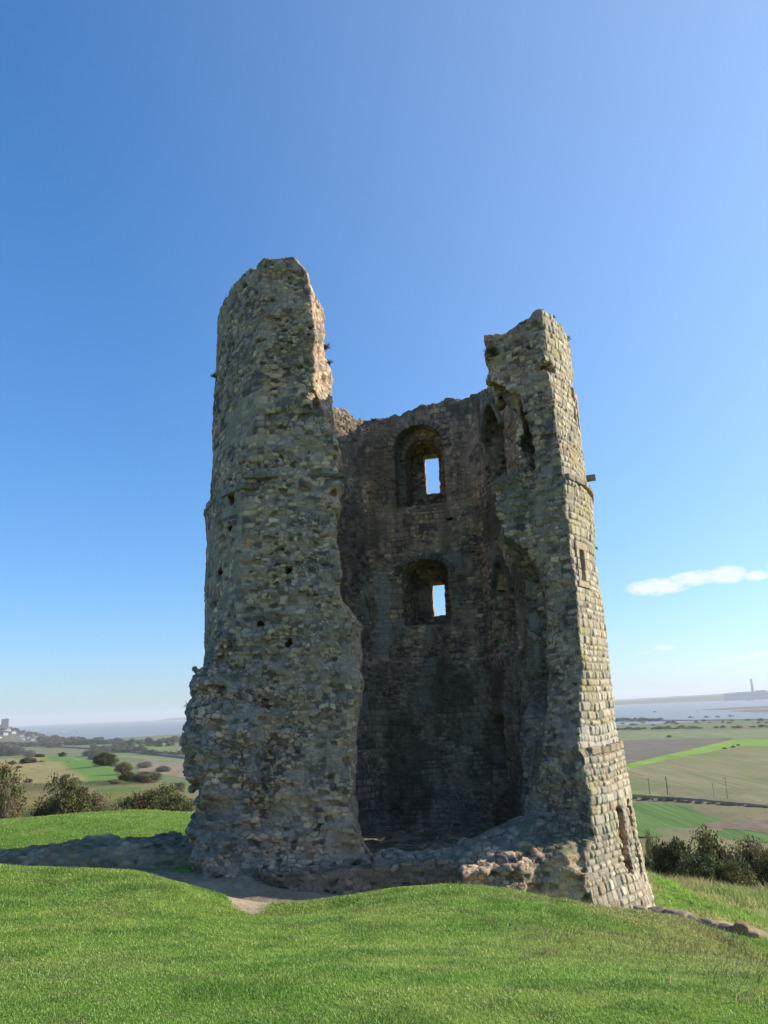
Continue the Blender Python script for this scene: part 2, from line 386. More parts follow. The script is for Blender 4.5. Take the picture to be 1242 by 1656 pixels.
def refine(V, Q, levels=1):
    me = bpy.data.meshes.new('tmp'); me.vertices.add(len(V)); me.vertices.foreach_set('co', V.astype(np.float32).ravel())
    me.loops.add(Q.size); me.loops.foreach_set('vertex_index', Q.astype(np.int32).ravel())
    me.polygons.add(len(Q)); me.polygons.foreach_set('loop_start', np.arange(0, Q.size, 4, dtype=np.int32)); me.update(calc_edges=True)
    ob = bpy.data.objects.new('tmp', me); COL.objects.link(ob)
    md = ob.modifiers.new('s', 'SUBSURF'); md.levels = levels; md.render_levels = levels
    dg = bpy.context.evaluated_depsgraph_get(); ev = ob.evaluated_get(dg); em = ev.to_mesh()
    n = len(em.vertices); v = np.empty(n*3, np.float32); em.vertices.foreach_get('co', v)
    nn = np.empty(n*3, np.float32); em.vertex_normals.foreach_get('vector', nn)
    q = np.empty(len(em.loops), np.int32); em.loops.foreach_get('vertex_index', q)
    ev.to_mesh_clear(); bpy.data.objects.remove(ob); bpy.data.meshes.remove(me)
    return v.reshape(-1, 3), nn.reshape(-1, 3), q.reshape(-1, 4)
def coursed(u, v, seed, h0=.12, h1=.25, w0=.2, w1=.44):
    r = np.random.default_rng(seed); hs = np.cumsum(r.uniform(h0, h1, 400))-20; wr = r.uniform(w0, w1, 401).astype(np.float32)
    row = np.searchsorted(hs, v); row = np.clip(row, 1, 399)
    dv = np.minimum(v-hs[row-1], hs[row]-v)
    w = wr[row]; uu = u/w+hsh(row, np.full(row.shape, 3.))*9
    j = np.floor(uu); b0 = j+.6*(hsh(row, j)-.5); j = np.where(uu < b0, j-1, j); b1 = j+1+.6*(hsh(row, j+1)-.5); j = np.where(uu >= b1, j+1, j)
    b0 = j+.6*(hsh(row, j)-.5); b1 = j+1+.6*(hsh(row, j+1)-.5)
    du = np.minimum(uu-b0, b1-uu)*w
    e = np.minimum(du, dv)
    e = np.where((du < .06) & (dv < .06), .06-np.hypot(.06-du, .06-dv), e)
    return e, hsh(row, j, np.full(row.shape, 1.)), hsh(row, j, np.full(row.shape, 2.))
def voron(P, cell, seed, jit=.85):
    q = P/np.array(cell)+seed*3.7; i = np.floor(q); best = np.full(len(P), 9., np.float32); sec = best.copy(); hb = np.zeros(len(P), np.float32); hb2 = hb.copy()
    for a in (-1, 0, 1):
        for b in (-1, 0, 1):
            for c in (-1, 0, 1):
                ca = i+np.array([a, b, c])
                cx = ca[:, 0]+.5+jit*(hsh(ca[:, 0], ca[:, 1], ca[:, 2], 1.)-.5); cy = ca[:, 1]+.5+jit*(hsh(ca[:, 0], ca[:, 1], ca[:, 2], 2.)-.5); cz = ca[:, 2]+.5+jit*.8*(hsh(ca[:, 0], ca[:, 1], ca[:, 2], 3.)-.5)
                d = (np.abs(q[:, 0]-cx)**3.5+np.abs(q[:, 1]-cy)**3.5+np.abs(q[:, 2]-cz)**3.5)**(1/3.5)
                hh = hsh(ca[:, 0], ca[:, 1], ca[:, 2], 4.)
                m = d < best; sec = np.where(m, best, np.minimum(sec, d)); hb = np.where(m, hh, hb); best = np.where(m, d, best)
    return sec-best, hb, hsh(hb*91., np.full(len(P), 5.))
PAL = np.array([(.32, .285, .215), (.25, .235, .195), (.17, .16, .14), (.085, .085, .085), (.40, .36, .28), (.29, .21, .145), (.22, .215, .17), (.36, .31, .22)])
def palette(h, w=(.22, .2, .16, .1, .1, .06, .08, .08)):
    c = np.cumsum(w); c = c/c[-1]; return PAL[np.clip(np.searchsorted(c, h), 0, 7)]

# ------------------------------------------------------------------ the tower
HX = 0.052
X0, X1, Y0, Y1, Z0, Z1 = -6.5, 6.7, -6.7, 5.9, -1.9, 16.3
nx, ny, nz_ = int((X1-X0)/HX), int((Y1-Y0)/HX), int((Z1-Z0)/HX)
xs = (X0+np.arange(nx)*HX).astype(np.float32)[:, None, None]; ys = (Y0+np.arange(ny)*HX).astype(np.float32)[None, :, None]; zs = (Z0+np.arange(nz_)*HX).astype(np.float32)[None, None, :]
rr = np.hypot(xs, ys); th = np.degrees(np.arctan2(ys, xs))          # 2D
def outer_R(th, z):
    R = np.interp(z, [-1.9, -1.0, .2, 2.75, 2.95, 9.35, 9.55, 16], [6.25, 6.03, 5.84, 5.66, 5.52, 5.5, 5.42, 5.3])
    left = np.clip(-np.cos(np.radians(th)), 0, 1)
    return R-left*np.interp(z, [-1, 2.8, 9.3, 9.6, 16], [.35, .1, .0, .06, .13])
def tz(tab, z): 
    tab = sorted(tab); return np.interp(z, [t[0] for t in tab], [t[1] for t in tab])
zz = zs.ravel().astype(float)
R3 = np.interp(zz, [-1.9, -1.0, .2, 2.75, 2.95, 9.35, 9.55, 16], [6.25, 6.03, 5.84, 5.66, 5.52, 5.5, 5.42, 5.3]).astype(np.float32)[None, None, :]
LF = np.interp(zz, [-1, 2.8, 9.3, 9.6, 16], [.35, .1, .0, .06, .13]).astype(np.float32)[None, None, :]
left = np.clip(-np.cos(np.radians(th)), 0, 1).astype(np.float32)
S = (rr-(R3-left*LF)).astype(np.float32)
n_lo = grid_noise(S.shape, HX, 1.3, 11); n_md = grid_noise(S.shape, HX, .42, 12); n_bed = grid_noise(S.shape, HX, (.7, .7, .17), 13); n_hi = grid_noise(S.shape, HX, .2, 14)
S += .05*n_lo+.03*n_md
# hexagonal room, turned 15 degrees
room = np.full((nx, ny, 1), -9., np.float32)
FA = [15+60*k for k in range(6)]
for a in FA: room = np.maximum(room, xs*math.cos(R_(a))+ys*math.sin(R_(a))-3.2)
step = np.interp(zz, [-9, 5.35, 5.5, 9.0, 9.15, 20], [-.14, -.14, 0, 0, .04, .04]).astype(np.float32)[None, None, :]
ROOM = room-step+.03*n_md+.035*n_lo
flo = (.42+.85*np.exp(-(((xs-2.7)/1.7)**2+((ys+2.7)/1.5)**2))+.22*np.exp(-((rr-4.6)/.9)**2)*(ys < -1)).astype(np.float32)
flo = flo+.05*n_md[:, :, 30:31]+.05*n_hi[:, :, 40:41]
carve = np.maximum(ROOM, flo-zs)
S = np.maximum(S, -carve)
# gap broken out of the front
def arr(tab): return tz(tab, zz)
phiR = arr([(-2, 44), (0, 45.5), (1.6, 47), (2.9, 47.5), (3.2, 46.5), (3.8, 44), (5.5, 42), (8, 41.5), (11, 41.5), (14, 41)])
Ax = R3.ravel()*np.cos(np.radians(phiR)); Ay = -R3.ravel()*np.sin(np.radians(phiR))
phiL = arr([(0, 41), (4.5, 41.5), (6, 43), (8, 45), (16, 46)])
Cx = -5.5*np.cos(np.radians(phiL)); Cy = -5.5*np.sin(np.radians(phiL))
Dx = arr([(16, -3.1), (15.7, -2.75), (15.5, -2.42), (15.2, -2.2), (14.9, -2.1), (14.6, -2.06), (13.3, -1.97), (11.7, -1.97), (10.6, -1.6), (9.9, -1.43), (7.5, -1.56), (6.6, -1.55), (6.1, -1.32), (5.6, -1.2), (4.6, -1.15), (3.3, -1.3), (2, -1.45), (1.2, -1.3), (.7, -1.05)])
Ex = arr([(16, -3.0), (15.6, -2.5), (15.3, -2.12), (14.7, -1.9), (14.3, -1.8), (13.3, -1.75), (12.7, -1.56), (11.5, -1.6), (9.9, -1.49), (7.5, -1.67), (6.7, -1.67), (6.2, -1.2), (5.9, -1.07), (4.6, -1.02), (3.3, -1.25), (2, -1.42), (1.2, -1.2), (.7, -1.02)])
Gx = arr([(16, 2.58), (8.9, 2.5), (8.2, 2.75), (7.9, 3.05), (7.1, 3.5), (3.9, 3.42), (3.2, 3.1), (1.6, 2.75), (.5, 2.6)])
Gy = arr([(16, -2.35), (8.9, -2.35), (8.2, -2.55), (7.9, -2.7), (7.1, -3.0), (3.9, -3.0), (3.2, -2.8), (1.6, -2.55), (.5, -2.45)])
Hx_ = arr([(16, 2.75), (9.4, 2.75), (8.2, 3.1), (7.2, 3.9), (4.2, 3.8), (3.0, 3.2), (1, 2.8)])
Hy_ = arr([(16, -1.9), (9.4, -1.9), (8.2, -1.9), (7.2, -1.5), (4.2, -1.5), (3.0, -1.8), (1, -1.9)])
one = np.ones_like(zz)
poly = [(Ax, Ay), (Ax*1.9, Ay*1.9), (one*0, one*-14), (Cx*1.9, Cy*1.9), (Cx, Cy), (Dx, one*-4.2), (Ex, one*-2.75), (one*-1, one*0), (one*1, one*0), (Hx_, Hy_), (Gx, Gy)]
def poly_sdf(px, py, poly, clamp=4.):
    d = None; s = np.ones((px.shape[0], py.shape[1], len(zz)), bool)
    n = len(poly)
    for i in range(n):
        ax, ay = [v.astype(np.float32)[None, None, :] for v in poly[i]]; bx, by = [v.astype(np.float32)[None, None, :] for v in poly[(i+1) % n]]
        ex, ey = bx-ax, by-ay; wx, wy = px-ax, py-ay
        t = np.clip((wx*ex+wy*ey)/(ex*ex+ey*ey+1e-9), 0, 1)
        dd = (wx-ex*t)**2+(wy-ey*t)**2
        d = dd if d is None else np.minimum(d, dd)
        c1 = py >= ay; c2 = py < by; c3 = ex*wy > ey*wx
        s ^= (c1 & c2 & c3) | (~c1 & ~c2 & ~c3)
    return np.where(s, 1, -1)*np.sqrt(d)
gap = poly_sdf(xs, ys, poly)
gap += .07*n_md+.06*n_bed+.05*n_lo
zt = (.80+(.10*n_md[:, :, 20:21]+.08*n_hi[:, :, 30:31])*(1+.25*sstep(.7, 1.2, xs))+.22*sstep(0.7, 1.4, xs)-.5*np.clip(-ys-4.25, 0, 1.2)*sstep(.7, 1.1, xs)).astype(np.float32)
zt = np.where(xs < -.95, .3, zt)
zt = np.minimum(zt, 9.)
GAP = np.maximum(gap, np.maximum(zt, np.where(rr < 4.5, flo, -9))-zs)
S = np.maximum(S, -GAP)
# top profile
hx = np.full((nx, ny, 1), 13.95, np.float32)
ang = th
hx += (.22*sstep(20, -10, ang)*(ang > -70)).astype(np.float32)
hx += (.25*np.exp(-((ang-58)/16)**2)-.08*np.exp(-((ang-95)/14)**2)+.2*np.exp(-((ang-125)/14)**2)).astype(np.float32)
lw = sstep(-.2, -1.6, xs)*sstep(2.6, -.8, ys)
hl = 15.60-.30*np.maximum(0, -4.5-xs)-.13*np.maximum(0, ys+2.6)-.10*np.maximum(0, xs+2.5)
hx = lerp(hx, hl.astype(np.float32), lw.astype(np.float32))
hx = hx+.16*n_md[:, :, 200:201]+.10*n_hi[:, :, 210:211]+.12*n_lo[:, :, 200:201]
rg_ = sstep(2.2, 3.4, xs)*(ys < -1.4)*(rr > 3.2)
hx = np.where(rg_ > .3, np.minimum(hx, 14.08+.08*n_hi[:, :, 210:211]+.05*n_md[:, :, 200:201]), hx)-.34*np.clip(3.8-xs, 0, 1.3)*rg_
S = np.maximum(S, zs-hx)
# embrasures and loops
def dircoord(a):
    c, s_ = math.cos(R_(a)), math.sin(R_(a)); return xs*c+ys*s_, -xs*s_+ys*c    # depth, tangential (+ = anticlockwise)
def carve_arch(a, off, w, z0, zsp, ztop, d0, d1, kind='round', noise=.03, taper=0):
    global S
    D, Tn = dircoord(a); Tn = Tn-off
    hw = w/2-(D-d0)*taper
    if kind == 'round': a_ = zsp+(ztop-zsp)*np.sqrt(np.clip(1-(Tn/np.maximum(hw, .05))**2, 0, 1))
    elif kind == 'point': a_ = zsp+(ztop-zsp)*(1-np.clip(np.abs(Tn)/np.maximum(hw, .05), 0, 1)**1.7)
    else: a_ = ztop+0*Tn
    c = np.maximum(np.abs(Tn)-hw, np.maximum(d0-D, D-d1))
    c = np.maximum(c, np.maximum(z0-zs, (zs-a_)*.8))+noise*n_md+noise*.6*n_hi
    S = np.maximum(S, -c)
carve_arch(75, -.02, 1.72, 10.55, 12.55, 13.38, 2.5, 3.75)
carve_arch(75, -.06, 1.30, 10.6, 12.35, 13.02, 2.5, 4.95, noise=.02)
carve_arch(75, -.08, .54, 11.38, 12.8, 12.82, 4.5, 6.5, 'flat', .015)
carve_arch(75, -.02, 1.72, 6.55, 8.25, 8.68, 2.5, 4.75, taper=.12)
carve_arch(75, -.08, .53, 6.97, 8.1, 8.14, 4.4, 6.5, 'flat', .015)
carve_arch(15, .15, 1.7, 10.75, 12.3, 13.3, 2.5, 4.7, 'point')
carve_arch(15, .2, 1.5, 5.5, 7.2, 8.3, 2.5, 3.55, 'point')
carve_arch(15, .1, 1.7, 5.6, 7.1, 8.0, 2.5, 4.3, 'point', taper=.3)
carve_arch(-21, 0, .24, 11.25, 12.1, 12.1, 4.3, 6.5, 'flat', .01)
carve_arch(-21, .05, .9, 10.9, 11.9, 12.5, 2.7, 4.6, 'round', .02)
carve_arch(-36, 0, .24, 6.85, 7.6, 7.62, 4.9, 6.5, 'flat', .01)
carve_arch(135, .3, 1.5, 6.5, 8.0, 8.7, 2.5, 3.5)
# recess and dark slot in the broken end of the right hand wall
ca, sa = math.cos(R_(-41.5)), math.sin(R_(-41.5))
Dr = xs*ca+ys*sa; Tr = -xs*sa+ys*ca      # radial distance, tangential from the break
b1 = np.maximum(np.abs(Dr-3.75-.1*n_md)-.72, np.maximum(9.75-zs, (zs-(12.55-1.1*np.abs(Dr-3.6)**1.5)))); b1 = np.maximum(b1, np.abs(Tr)-.42)
S = np.maximum(S, -(b1+.06*n_md+.05*n_hi))
b2 = np.maximum(np.abs(Dr-4.42+.10*n_md+(zs-10.8)*.10)-.17-.14*np.exp(-((zs-10.6)/.45)**2), np.maximum(9.75-zs, zs-12.0)); b2 = np.maximum(b2, np.abs(Tr-.5)-1.5)
S = np.maximum(S, -(b2+.05*n_hi))
b3 = np.maximum(np.abs(Dr-3.55)-.40, np.maximum(10.0-zs, (zs-(12.3-1.5*np.abs(Dr-3.55))))); b3 = np.maximum(b3, np.abs(Tr-.7)-1.2)
S = np.maximum(S, -(b3+.05*n_md))
# basement loop that lets the sun on to the floor
yl = 2.25+(xs-5.2)*math.tan(R_(10)); hw = .24+np.clip(5.1-xs, 0, 3)*.12; zb = 2.8-np.clip(5.1-xs, 0, 3)*.55; zt_ = 3.56+np.clip(5.1-xs, 0, 3)*.05
c = np.maximum(np.abs(ys-yl)-hw, np.maximum(zb-zs, zs-zt_)); c = np.maximum(c, 2.2-xs); S = np.maximum(S, -c)
# two long chutes in the battered plinth
for a_, w_, z0_, z1_ in ((-34, .36, .12, 1.55), (-25.5, .34, -.05, 1.62)):
    D, Tn = dircoord(a_); cen = (zs-.9)*.03
    c = np.maximum(np.abs(Tn-cen-.05*n_bed)-w_/2, np.maximum(z0_-zs, zs-z1_)); c = np.maximum(c, 5.1-D); S = np.maximum(S, -(c+.03*n_hi))
# putlog holes
for (px, py, Y) in ((466, 921, 18.75), (466, 1036, 18.75), (418, 1006, 18.75), (540, 800, 18.8), (372, 852, 19.3), (357, 925, 19.8)):
    q = at(px, py, Y)-np.array([TX, TY, 0]); c = np.maximum(np.maximum(abs(xs-q[0])-.075, abs(zs-q[2])-.085), abs(ys-q[1])-.55); S = np.maximum(S, -c)
# hollows where facing has come away
for (px, py, Y, a, b) in ((600, 820, 25.6, .45, .22), (600, 862, 25.6, .35, .2), (590, 795, 25.7, .4, .2), (885, 595, 19.4, .22, .14), (345, 1150, 18.6, .14, .5), (375, 800, 19.3, .08, .3), (730, 842, 26, .25, .12), (510, 650, 18.7, .1, .25)):
    q = at(px, py, Y)-np.array([TX, TY, 0]); c = np.sqrt(((xs-q[0])/a)**2+((ys-q[1])/.35)**2+((zs-q[2])/b)**2)-1; S = np.maximum(S, -(c*.2+.04*n_hi))
# stub of the curtain wall core on the left
def blob(cx, cy, cz, ax, ay, az_, p=3): return ((np.abs((xs-cx)/ax)**p+np.abs((ys-cy)/ay)**p+np.abs((zs-cz)/az_)**p)**(1/p)-1)*min(ax, ay)
lump = np.minimum(blob(-4.25, -3.0, 3.5, .98, 1.1, 1.7), blob(-4.3, -2.9, 1.9, .80, 1.15, 2.3))
lump = np.minimum(lump, blob(-4.4, -2.6, .4, .72, 1.2, 1.5))
lump = np.minimum(lump, blob(-4.2, -2.6, 4.7, .72, 1.2, 1.35, 2.2))
lump = lump+.15*n_md+.07*n_hi+.06*n_bed
S = np.minimum(S, lump)
ft = np.maximum(np.maximum(abs(xs+2.9)-1.95+.35*(zs-.3), abs(ys+3.4)-.95+.35*(zs-.3)), np.maximum(zs-1.45, -1.8-zs))+.10*n_md+.07*n_hi
S = np.minimum(S, ft*.9)
foot = np.maximum(np.maximum(rr-5.55, 3.4-rr), np.maximum(zs-.72, -1.8-zs))+.05*n_md+.03*n_hi
S = np.minimum(S, np.maximum(foot, -99))
ch1 = (-4.62+.03*n_hi)-ys; ch2 = ((xs-.9)*.27+(-ys-5.28)*.963)+.12*n_md+.06*n_hi+.12*n_bed
chd = np.where(xs < .88, ch1, ch2)-(zs > 3)*9.
chd = np.where((xs < 3.5+.25*n_md) & (ys < -3.9), chd, -9)
chd = np.where((xs > -3.9) & (ys < -4.2) & (zs < 1.9), chd, -9)
S = np.maximum(S, chd.astype(np.float32))
S = np.maximum(S, -1.8-zs)
S += .018*n_hi
S[0] = 1; S[-1] = 1; S[:, 0] = 1; S[:, -1] = 1; S[:, :, 0] = 1; S[:, :, -1] = 1
V, Q = surface_nets(S, (X0, Y0, Z0), HX)
del S, gap, GAP, carve, ROOM
print('nets', len(V), time.time()-T0)
V, N, Q = refine(V, Q)
# relief and colour of the stones
x, y, z = V[:, 0], V[:, 1], V[:, 2]; r = np.hypot(x, y); tth = np.degrees(np.arctan2(y, x)); nr_ = (N[:, 0]*x+N[:, 1]*y)/np.maximum(r, .01)
isout = sstep(-.28, -.16, r-outer_R(tth, z))*sstep(.45, .7, nr_)
isout *= 1-((x < -3.3) & (z < 6.4) & (y < -1.2))*1.0
isout *= 1-(x < 0)*(y < 0)*sstep(.35, .55, fbm(V*.8, 91, 2))*1.0
irr = sstep(.42, .5, fbm(V*1.3, 93, 2))
isout *= 1-((y < -3.9) & (x < 3.6) & (z < 1.6))*1.0
prj = np.stack([x*math.cos(R_(a))+y*math.sin(R_(a)) for a in FA]); k = prj.argmax(0); dep = prj.max(0)
tan_ = np.stack([-x*math.sin(R_(a))+y*math.cos(R_(a)) for a in FA])[k, np.arange(len(x))]
isin = (1-sstep(.22, .4, np.abs(dep-3.2)))*sstep(-.3, -.7, nr_)*(np.abs(N[:, 2]) < .6)
wv = fbm(V*.9, 41, 2)-.5; wv2 = fbm(V*2.2, 43, 2)-.5
u = np.where(isout > .5, np.radians(tth)*5.5, tan_+k*11.3)
e1, h1, h1b = coursed(u+wv2*.10, z+.14*wv, 51, .11, .23, .13, .32)
Vw = V+np.stack([wv2*.1]*3, -1)
e2, h2, h2b = voron(Vw, (.22, .22, .11), 2); e3, h3, h3b = voron(Vw, (.14, .14, .072), 6); sm = fbm(V*1.1, 47, 2) > .52
e2 = np.where(sm, e3*.8, e2); h2 = np.where(sm, h3, h2); h2b = np.where(sm, h3b, h2b)
wc = np.maximum(isout, isin*.8*(1-irr)); wcb = wc > .45
rel1 = sstep(.002, .028, e1); rel2 = sstep(.02, .10, e2)
pat = fbm(V*.7, 61, 3); pat2 = fbm(V*2.3, 65, 3); pat3 = fbm(V*np.array([3.2, 3.2, .5]), 67, 3)
mort = sstep(.47, .60, pat2)*(1-sstep(-60, -45, tth)*isout)                       # places where mortar smears over the stones
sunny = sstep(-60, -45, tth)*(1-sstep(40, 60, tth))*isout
amp = np.where(wcb, .020+.014*sunny, .022+.014*sstep(.4, .7, pat))
rel = np.where(wcb, rel1, rel2); hh = np.where(wcb, h1, h2); hb = np.where(wcb, h1b, h2b)
up = sstep(.5, .85, N[:, 2])
rugged = 1+.35*up+.8*((x < -3.2) & (z < 6.2))
pit = (hb < .09)*(~(isout > .5)|(tth < -60))*rel*(1-isin)
disp = -.075*pit+amp*(rel-.8)*(1-.6*mort)*rugged+(hb-.5)*np.where(wcb, .022+.020*sunny, .040)*rel*(1-.5*mort)*rugged
V2 = V+N*disp[:, None]
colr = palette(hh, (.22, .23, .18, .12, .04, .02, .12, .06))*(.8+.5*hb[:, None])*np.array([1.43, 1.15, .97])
pout = palette(hh, (.34, .07, .03, .0, .16, .05, .10, .25))*(.82+.36*hb[:, None]); so_ = sunny[:, None]  # lit-face palette: same stone coloured paler where the sun falls
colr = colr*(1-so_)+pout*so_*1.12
mcol = np.array([.335, .262, .19]); mw = np.clip((1-rel)*.85+.55*mort, 0, 1)[:, None]
dgap = sstep(.5, .58, fbm(V*1.9, 97, 3))[:, None]*(1-.5*so_); mcol = mcol*(1-dgap)+np.array([.11, .10, .085])*dgap
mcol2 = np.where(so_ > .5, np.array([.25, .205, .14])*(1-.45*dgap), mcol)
colr = colr*(1-mw)+mcol2*mw
# stains, lichen, moss, algae; also plain tone changes and one painted shade flank
def tint(w, c):
    global colr
    w = np.clip(w, 0, 1)[:, None]; colr = colr*(1-w)+np.array(c)*w
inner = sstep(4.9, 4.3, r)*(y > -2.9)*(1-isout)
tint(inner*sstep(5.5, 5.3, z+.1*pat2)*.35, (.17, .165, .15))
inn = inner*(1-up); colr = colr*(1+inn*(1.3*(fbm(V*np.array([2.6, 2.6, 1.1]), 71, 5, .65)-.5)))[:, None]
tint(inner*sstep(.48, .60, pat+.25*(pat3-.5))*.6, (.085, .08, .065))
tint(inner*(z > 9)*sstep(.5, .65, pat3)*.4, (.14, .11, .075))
colr = colr*(1+inner[:, None]*np.array([.12, .13, .10]))
tint(inner*sstep(.52, .64, pat3)*sstep(.45, .6, pat2)*(z < 9)*(z > 4)*.6, (.33, .34, .28))
fk = (k == 1)
tint(inner*fk*np.exp(-((tan_-1.45+.25*(pat2-.5)+(z-7)*.03)/.24)**4)*(z > 5.5)*(z < 8.4)*.85, (.40, .41, .35))
tint((x > 2)*(y < -1.5)*(1-isout)*sstep(7.6, 8.4, z)*sstep(10.2, 9.4, z)*sstep(.42, .6, pat2)*.35, (.23, .24, .16))
tint((x < -3.4)*(z < 7)*(1-isout)*sstep(.35, .6, pat2)*.45, (.20, .205, .19))
tint((x < -3.95)*isout*sstep(.35, .6, pat2)*.3, (.16, .155, .13))  # shade painted on the outer flank of the left fragment
tint((x < -1)*(y < -2.5)*sstep(.55, .7, pat)*.35, (.24, .20, .14))
tint((x > -1.9)*(x < 0)*(y < -2.5)*sstep(.45, .6, pat2)*(z < 9.5)*.4, (.32, .26, .17))
tint((1-rel)*(1-isout)*.35, (.10, .09, .07))
tint(up*sstep(.5, .6, pat2)*.55, (.13, .15, .06))
tint((z < 1.0)*(y < -4.3)*(x < .9)*.5, (.10, .085, .065))  # low kerb front left of the rubble toned evenly darker
tint((z < 1.5)*(y < -2)*(y > -4.4)*(x > -.9)*(r < 4.8)*.3, (.24, .235, .22))
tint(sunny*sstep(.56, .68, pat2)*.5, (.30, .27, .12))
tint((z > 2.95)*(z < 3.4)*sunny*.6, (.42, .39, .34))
tower = empty('castle_tower', (TX, TY, 0))
tag(tower, 'ruined grey ragstone castle tower with its front broken open and tall left fragment', 'tower')
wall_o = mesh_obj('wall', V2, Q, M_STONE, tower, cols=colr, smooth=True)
print('tower', len(V2), time.time()-T0)

# ------------------------------------------------------------------ block builders
def box_verts(c, s, rz=0, jit=0, nseg=1):
    c = np.array(c, float); v = np.array([(a, b, d) for d in (-.5, .5) for b in (-.5, .5) for a in (-.5, .5)])*np.array(s)
    if jit: v = v+rng.uniform(-jit, jit, v.shape)
    cs, sn = math.cos(rz), math.sin(rz); v = np.stack([v[:, 0]*cs-v[:, 1]*sn, v[:, 0]*sn+v[:, 1]*cs, v[:, 2]], -1)
    return v+c
BF = np.array([(0, 2, 3, 1), (4, 5, 7, 6), (0, 1, 5, 4), (2, 6, 7, 3), (0, 4, 6, 2), (1, 3, 7, 5)])
class MB:
    def __init__(s): s.V = []; s.F = []; s.C = []; s.n = 0
    def add(s, v, f, c=None):
        v = np.asarray(v, float); s.V.append(v)
        for q in f: s.F.append(tuple(int(i)+s.n for i in q))
        s.n += len(v); s.C.append(np.tile(np.array(c if c is not None else (.3, .3, .3), float), (len(v), 1)))
    def box(s, c, sz, rz=0, col=None, jit=0): s.add(box_verts(c, sz, rz, jit), BF, col)
    def tube(s, p0, p1, r0, r1, n=7, col=None, cap=True):
        p0, p1 = np.array(p0, float), np.array(p1, float); d = p1-p0; d /= np.linalg.norm(d)+1e-9
        a = np.cross(d, (0, 0, 1) if abs(d[2]) < .9 else (1, 0, 0)); a /= np.linalg.norm(a); b = np.cross(d, a)
        t = np.arange(n)*2*math.pi/n; ring = np.cos(t)[:, None]*a+np.sin(t)[:, None]*b
        v = np.concatenate([p0+ring*r0, p1+ring*r1]); f = [(i, (i+1) % n, n+(i+1) % n, n+i) for i in range(n)]
        if cap: f += [tuple(range(n))[::-1], tuple(range(n, 2*n))]
        s.add(v, f, col)
    def build(s, name, mat, parent=None, smooth=False): return mesh_obj(name, np.concatenate(s.V), s.F, mat, parent, cols=np.concatenate(s.C), smooth=smooth)
def stone_block(mb, c, sz, rz, col, rough=.12):
    """a worn block: 3x3x3 lattice shell, rounded and jittered"""
    g = [-.5, -.38, .38, .5]; idx = {}; v = []
    for i, a in enumerate(g):
        for j, b in enumerate(g):
            for k_, d in enumerate(g):
                if 0 < i < 3 and 0 < j < 3 and 0 < k_ < 3: continue
                p = np.array([a, b, d]); m = sum(abs(q) > .45 for q in p); p = p*(1, 1, .95, .88)[m]
                idx[i, j, k_] = len(v); v.append(p*np.array(sz)+rng.uniform(-1, 1, 3)*rough*min(sz)*.5)
    f = []
    for ax in range(3):
        o = [q for q in range(3) if q != ax]
        for side in (0, 3):
            for i in range(3):
                for j in range(3):
                    q = []
                    for di, dj in ((0, 0), (1, 0), (1, 1), (0, 1)):
                        t = [0, 0, 0]; t[ax] = side; t[o[0]] = i+di; t[o[1]] = j+dj; q.append(idx[tuple(t)])
                    if (side == 3) == (ax == 1): q = q[::-1]
                    f.append(q)
    v = np.array(v); cs, sn = math.cos(rz), math.sin(rz)
    v = np.stack([v[:, 0]*cs-v[:, 1]*sn, v[:, 0]*sn+v[:, 1]*cs, v[:, 2]], -1)+np.array(c)
    mb.add(v, f, col)
def ring_course(name, z, R, h, proj, a0, a1, gaps=(), col=(.27, .24, .18)):
    mb = MB(); a = a0
    while a < a1:
        w = random.uniform(3.0, 5.5); am = a+w/2
        if not any(g0 < am < g1 for g0, g1 in gaps):
            L = 2*(R+proj)*math.tan(R_(w/2))*.98; cc = np.array(col)*random.uniform(.75, 1.2)
            rad = R+proj/2-.06+random.uniform(-.015, .02)
            stone_block(mb, (rad*math.cos(R_(am)), rad*math.sin(R_(am)), z+random.uniform(-.012, .012)), (proj+.22, L, h*random.uniform(.85, 1.1)), R_(am), cc, .18)
        a += w
    return mb.build(name, M_DRESS, tower)
# the moulded course survives in two separate lengths
ring_course('string_course', 9.45, 5.43, .15, .11, -40.5, 96)
ring_course('string_course', 9.45, 5.38, .15, .12, 150, 206)
ring_course('string_course', 9.45, 5.36, .15, .12, 211, 226)
ring_course('offset_course', 2.86, 5.58, .16, .05, -44, 60, col=(.28, .235, .16))
# broken course stones on the front of the left fragment
for grp in (((402, .3), (421, .28), (440, .3)), ((508, .32), (530, .32), (549, .24))):
    mb = MB()
    for px, w in grp:
        q = at(px, 770-(2 if px > 500 else 0), 18.65)-np.array([TX, TY, 0]); stone_block(mb, (q[0], -4.06, q[2]+random.uniform(-.01, .01)), (w, .2, random.uniform(.06, .10)), 0, np.array((.17, .155, .12))*random.uniform(.8, 1.2), .35)
    mb.build('broken_course', M_DRESS, tower)
# spout
mb = MB(); a = -13
q = np.array([5.42*math.cos(R_(a)), 5.42*math.sin(R_(a)), 9.93]); stone_block(mb, q+np.array([.12, 0, .1]), (.34, .17, .17), R_(a), (.20, .17, .13), .15); mb.build('water_spout', M_DRESS, tower)
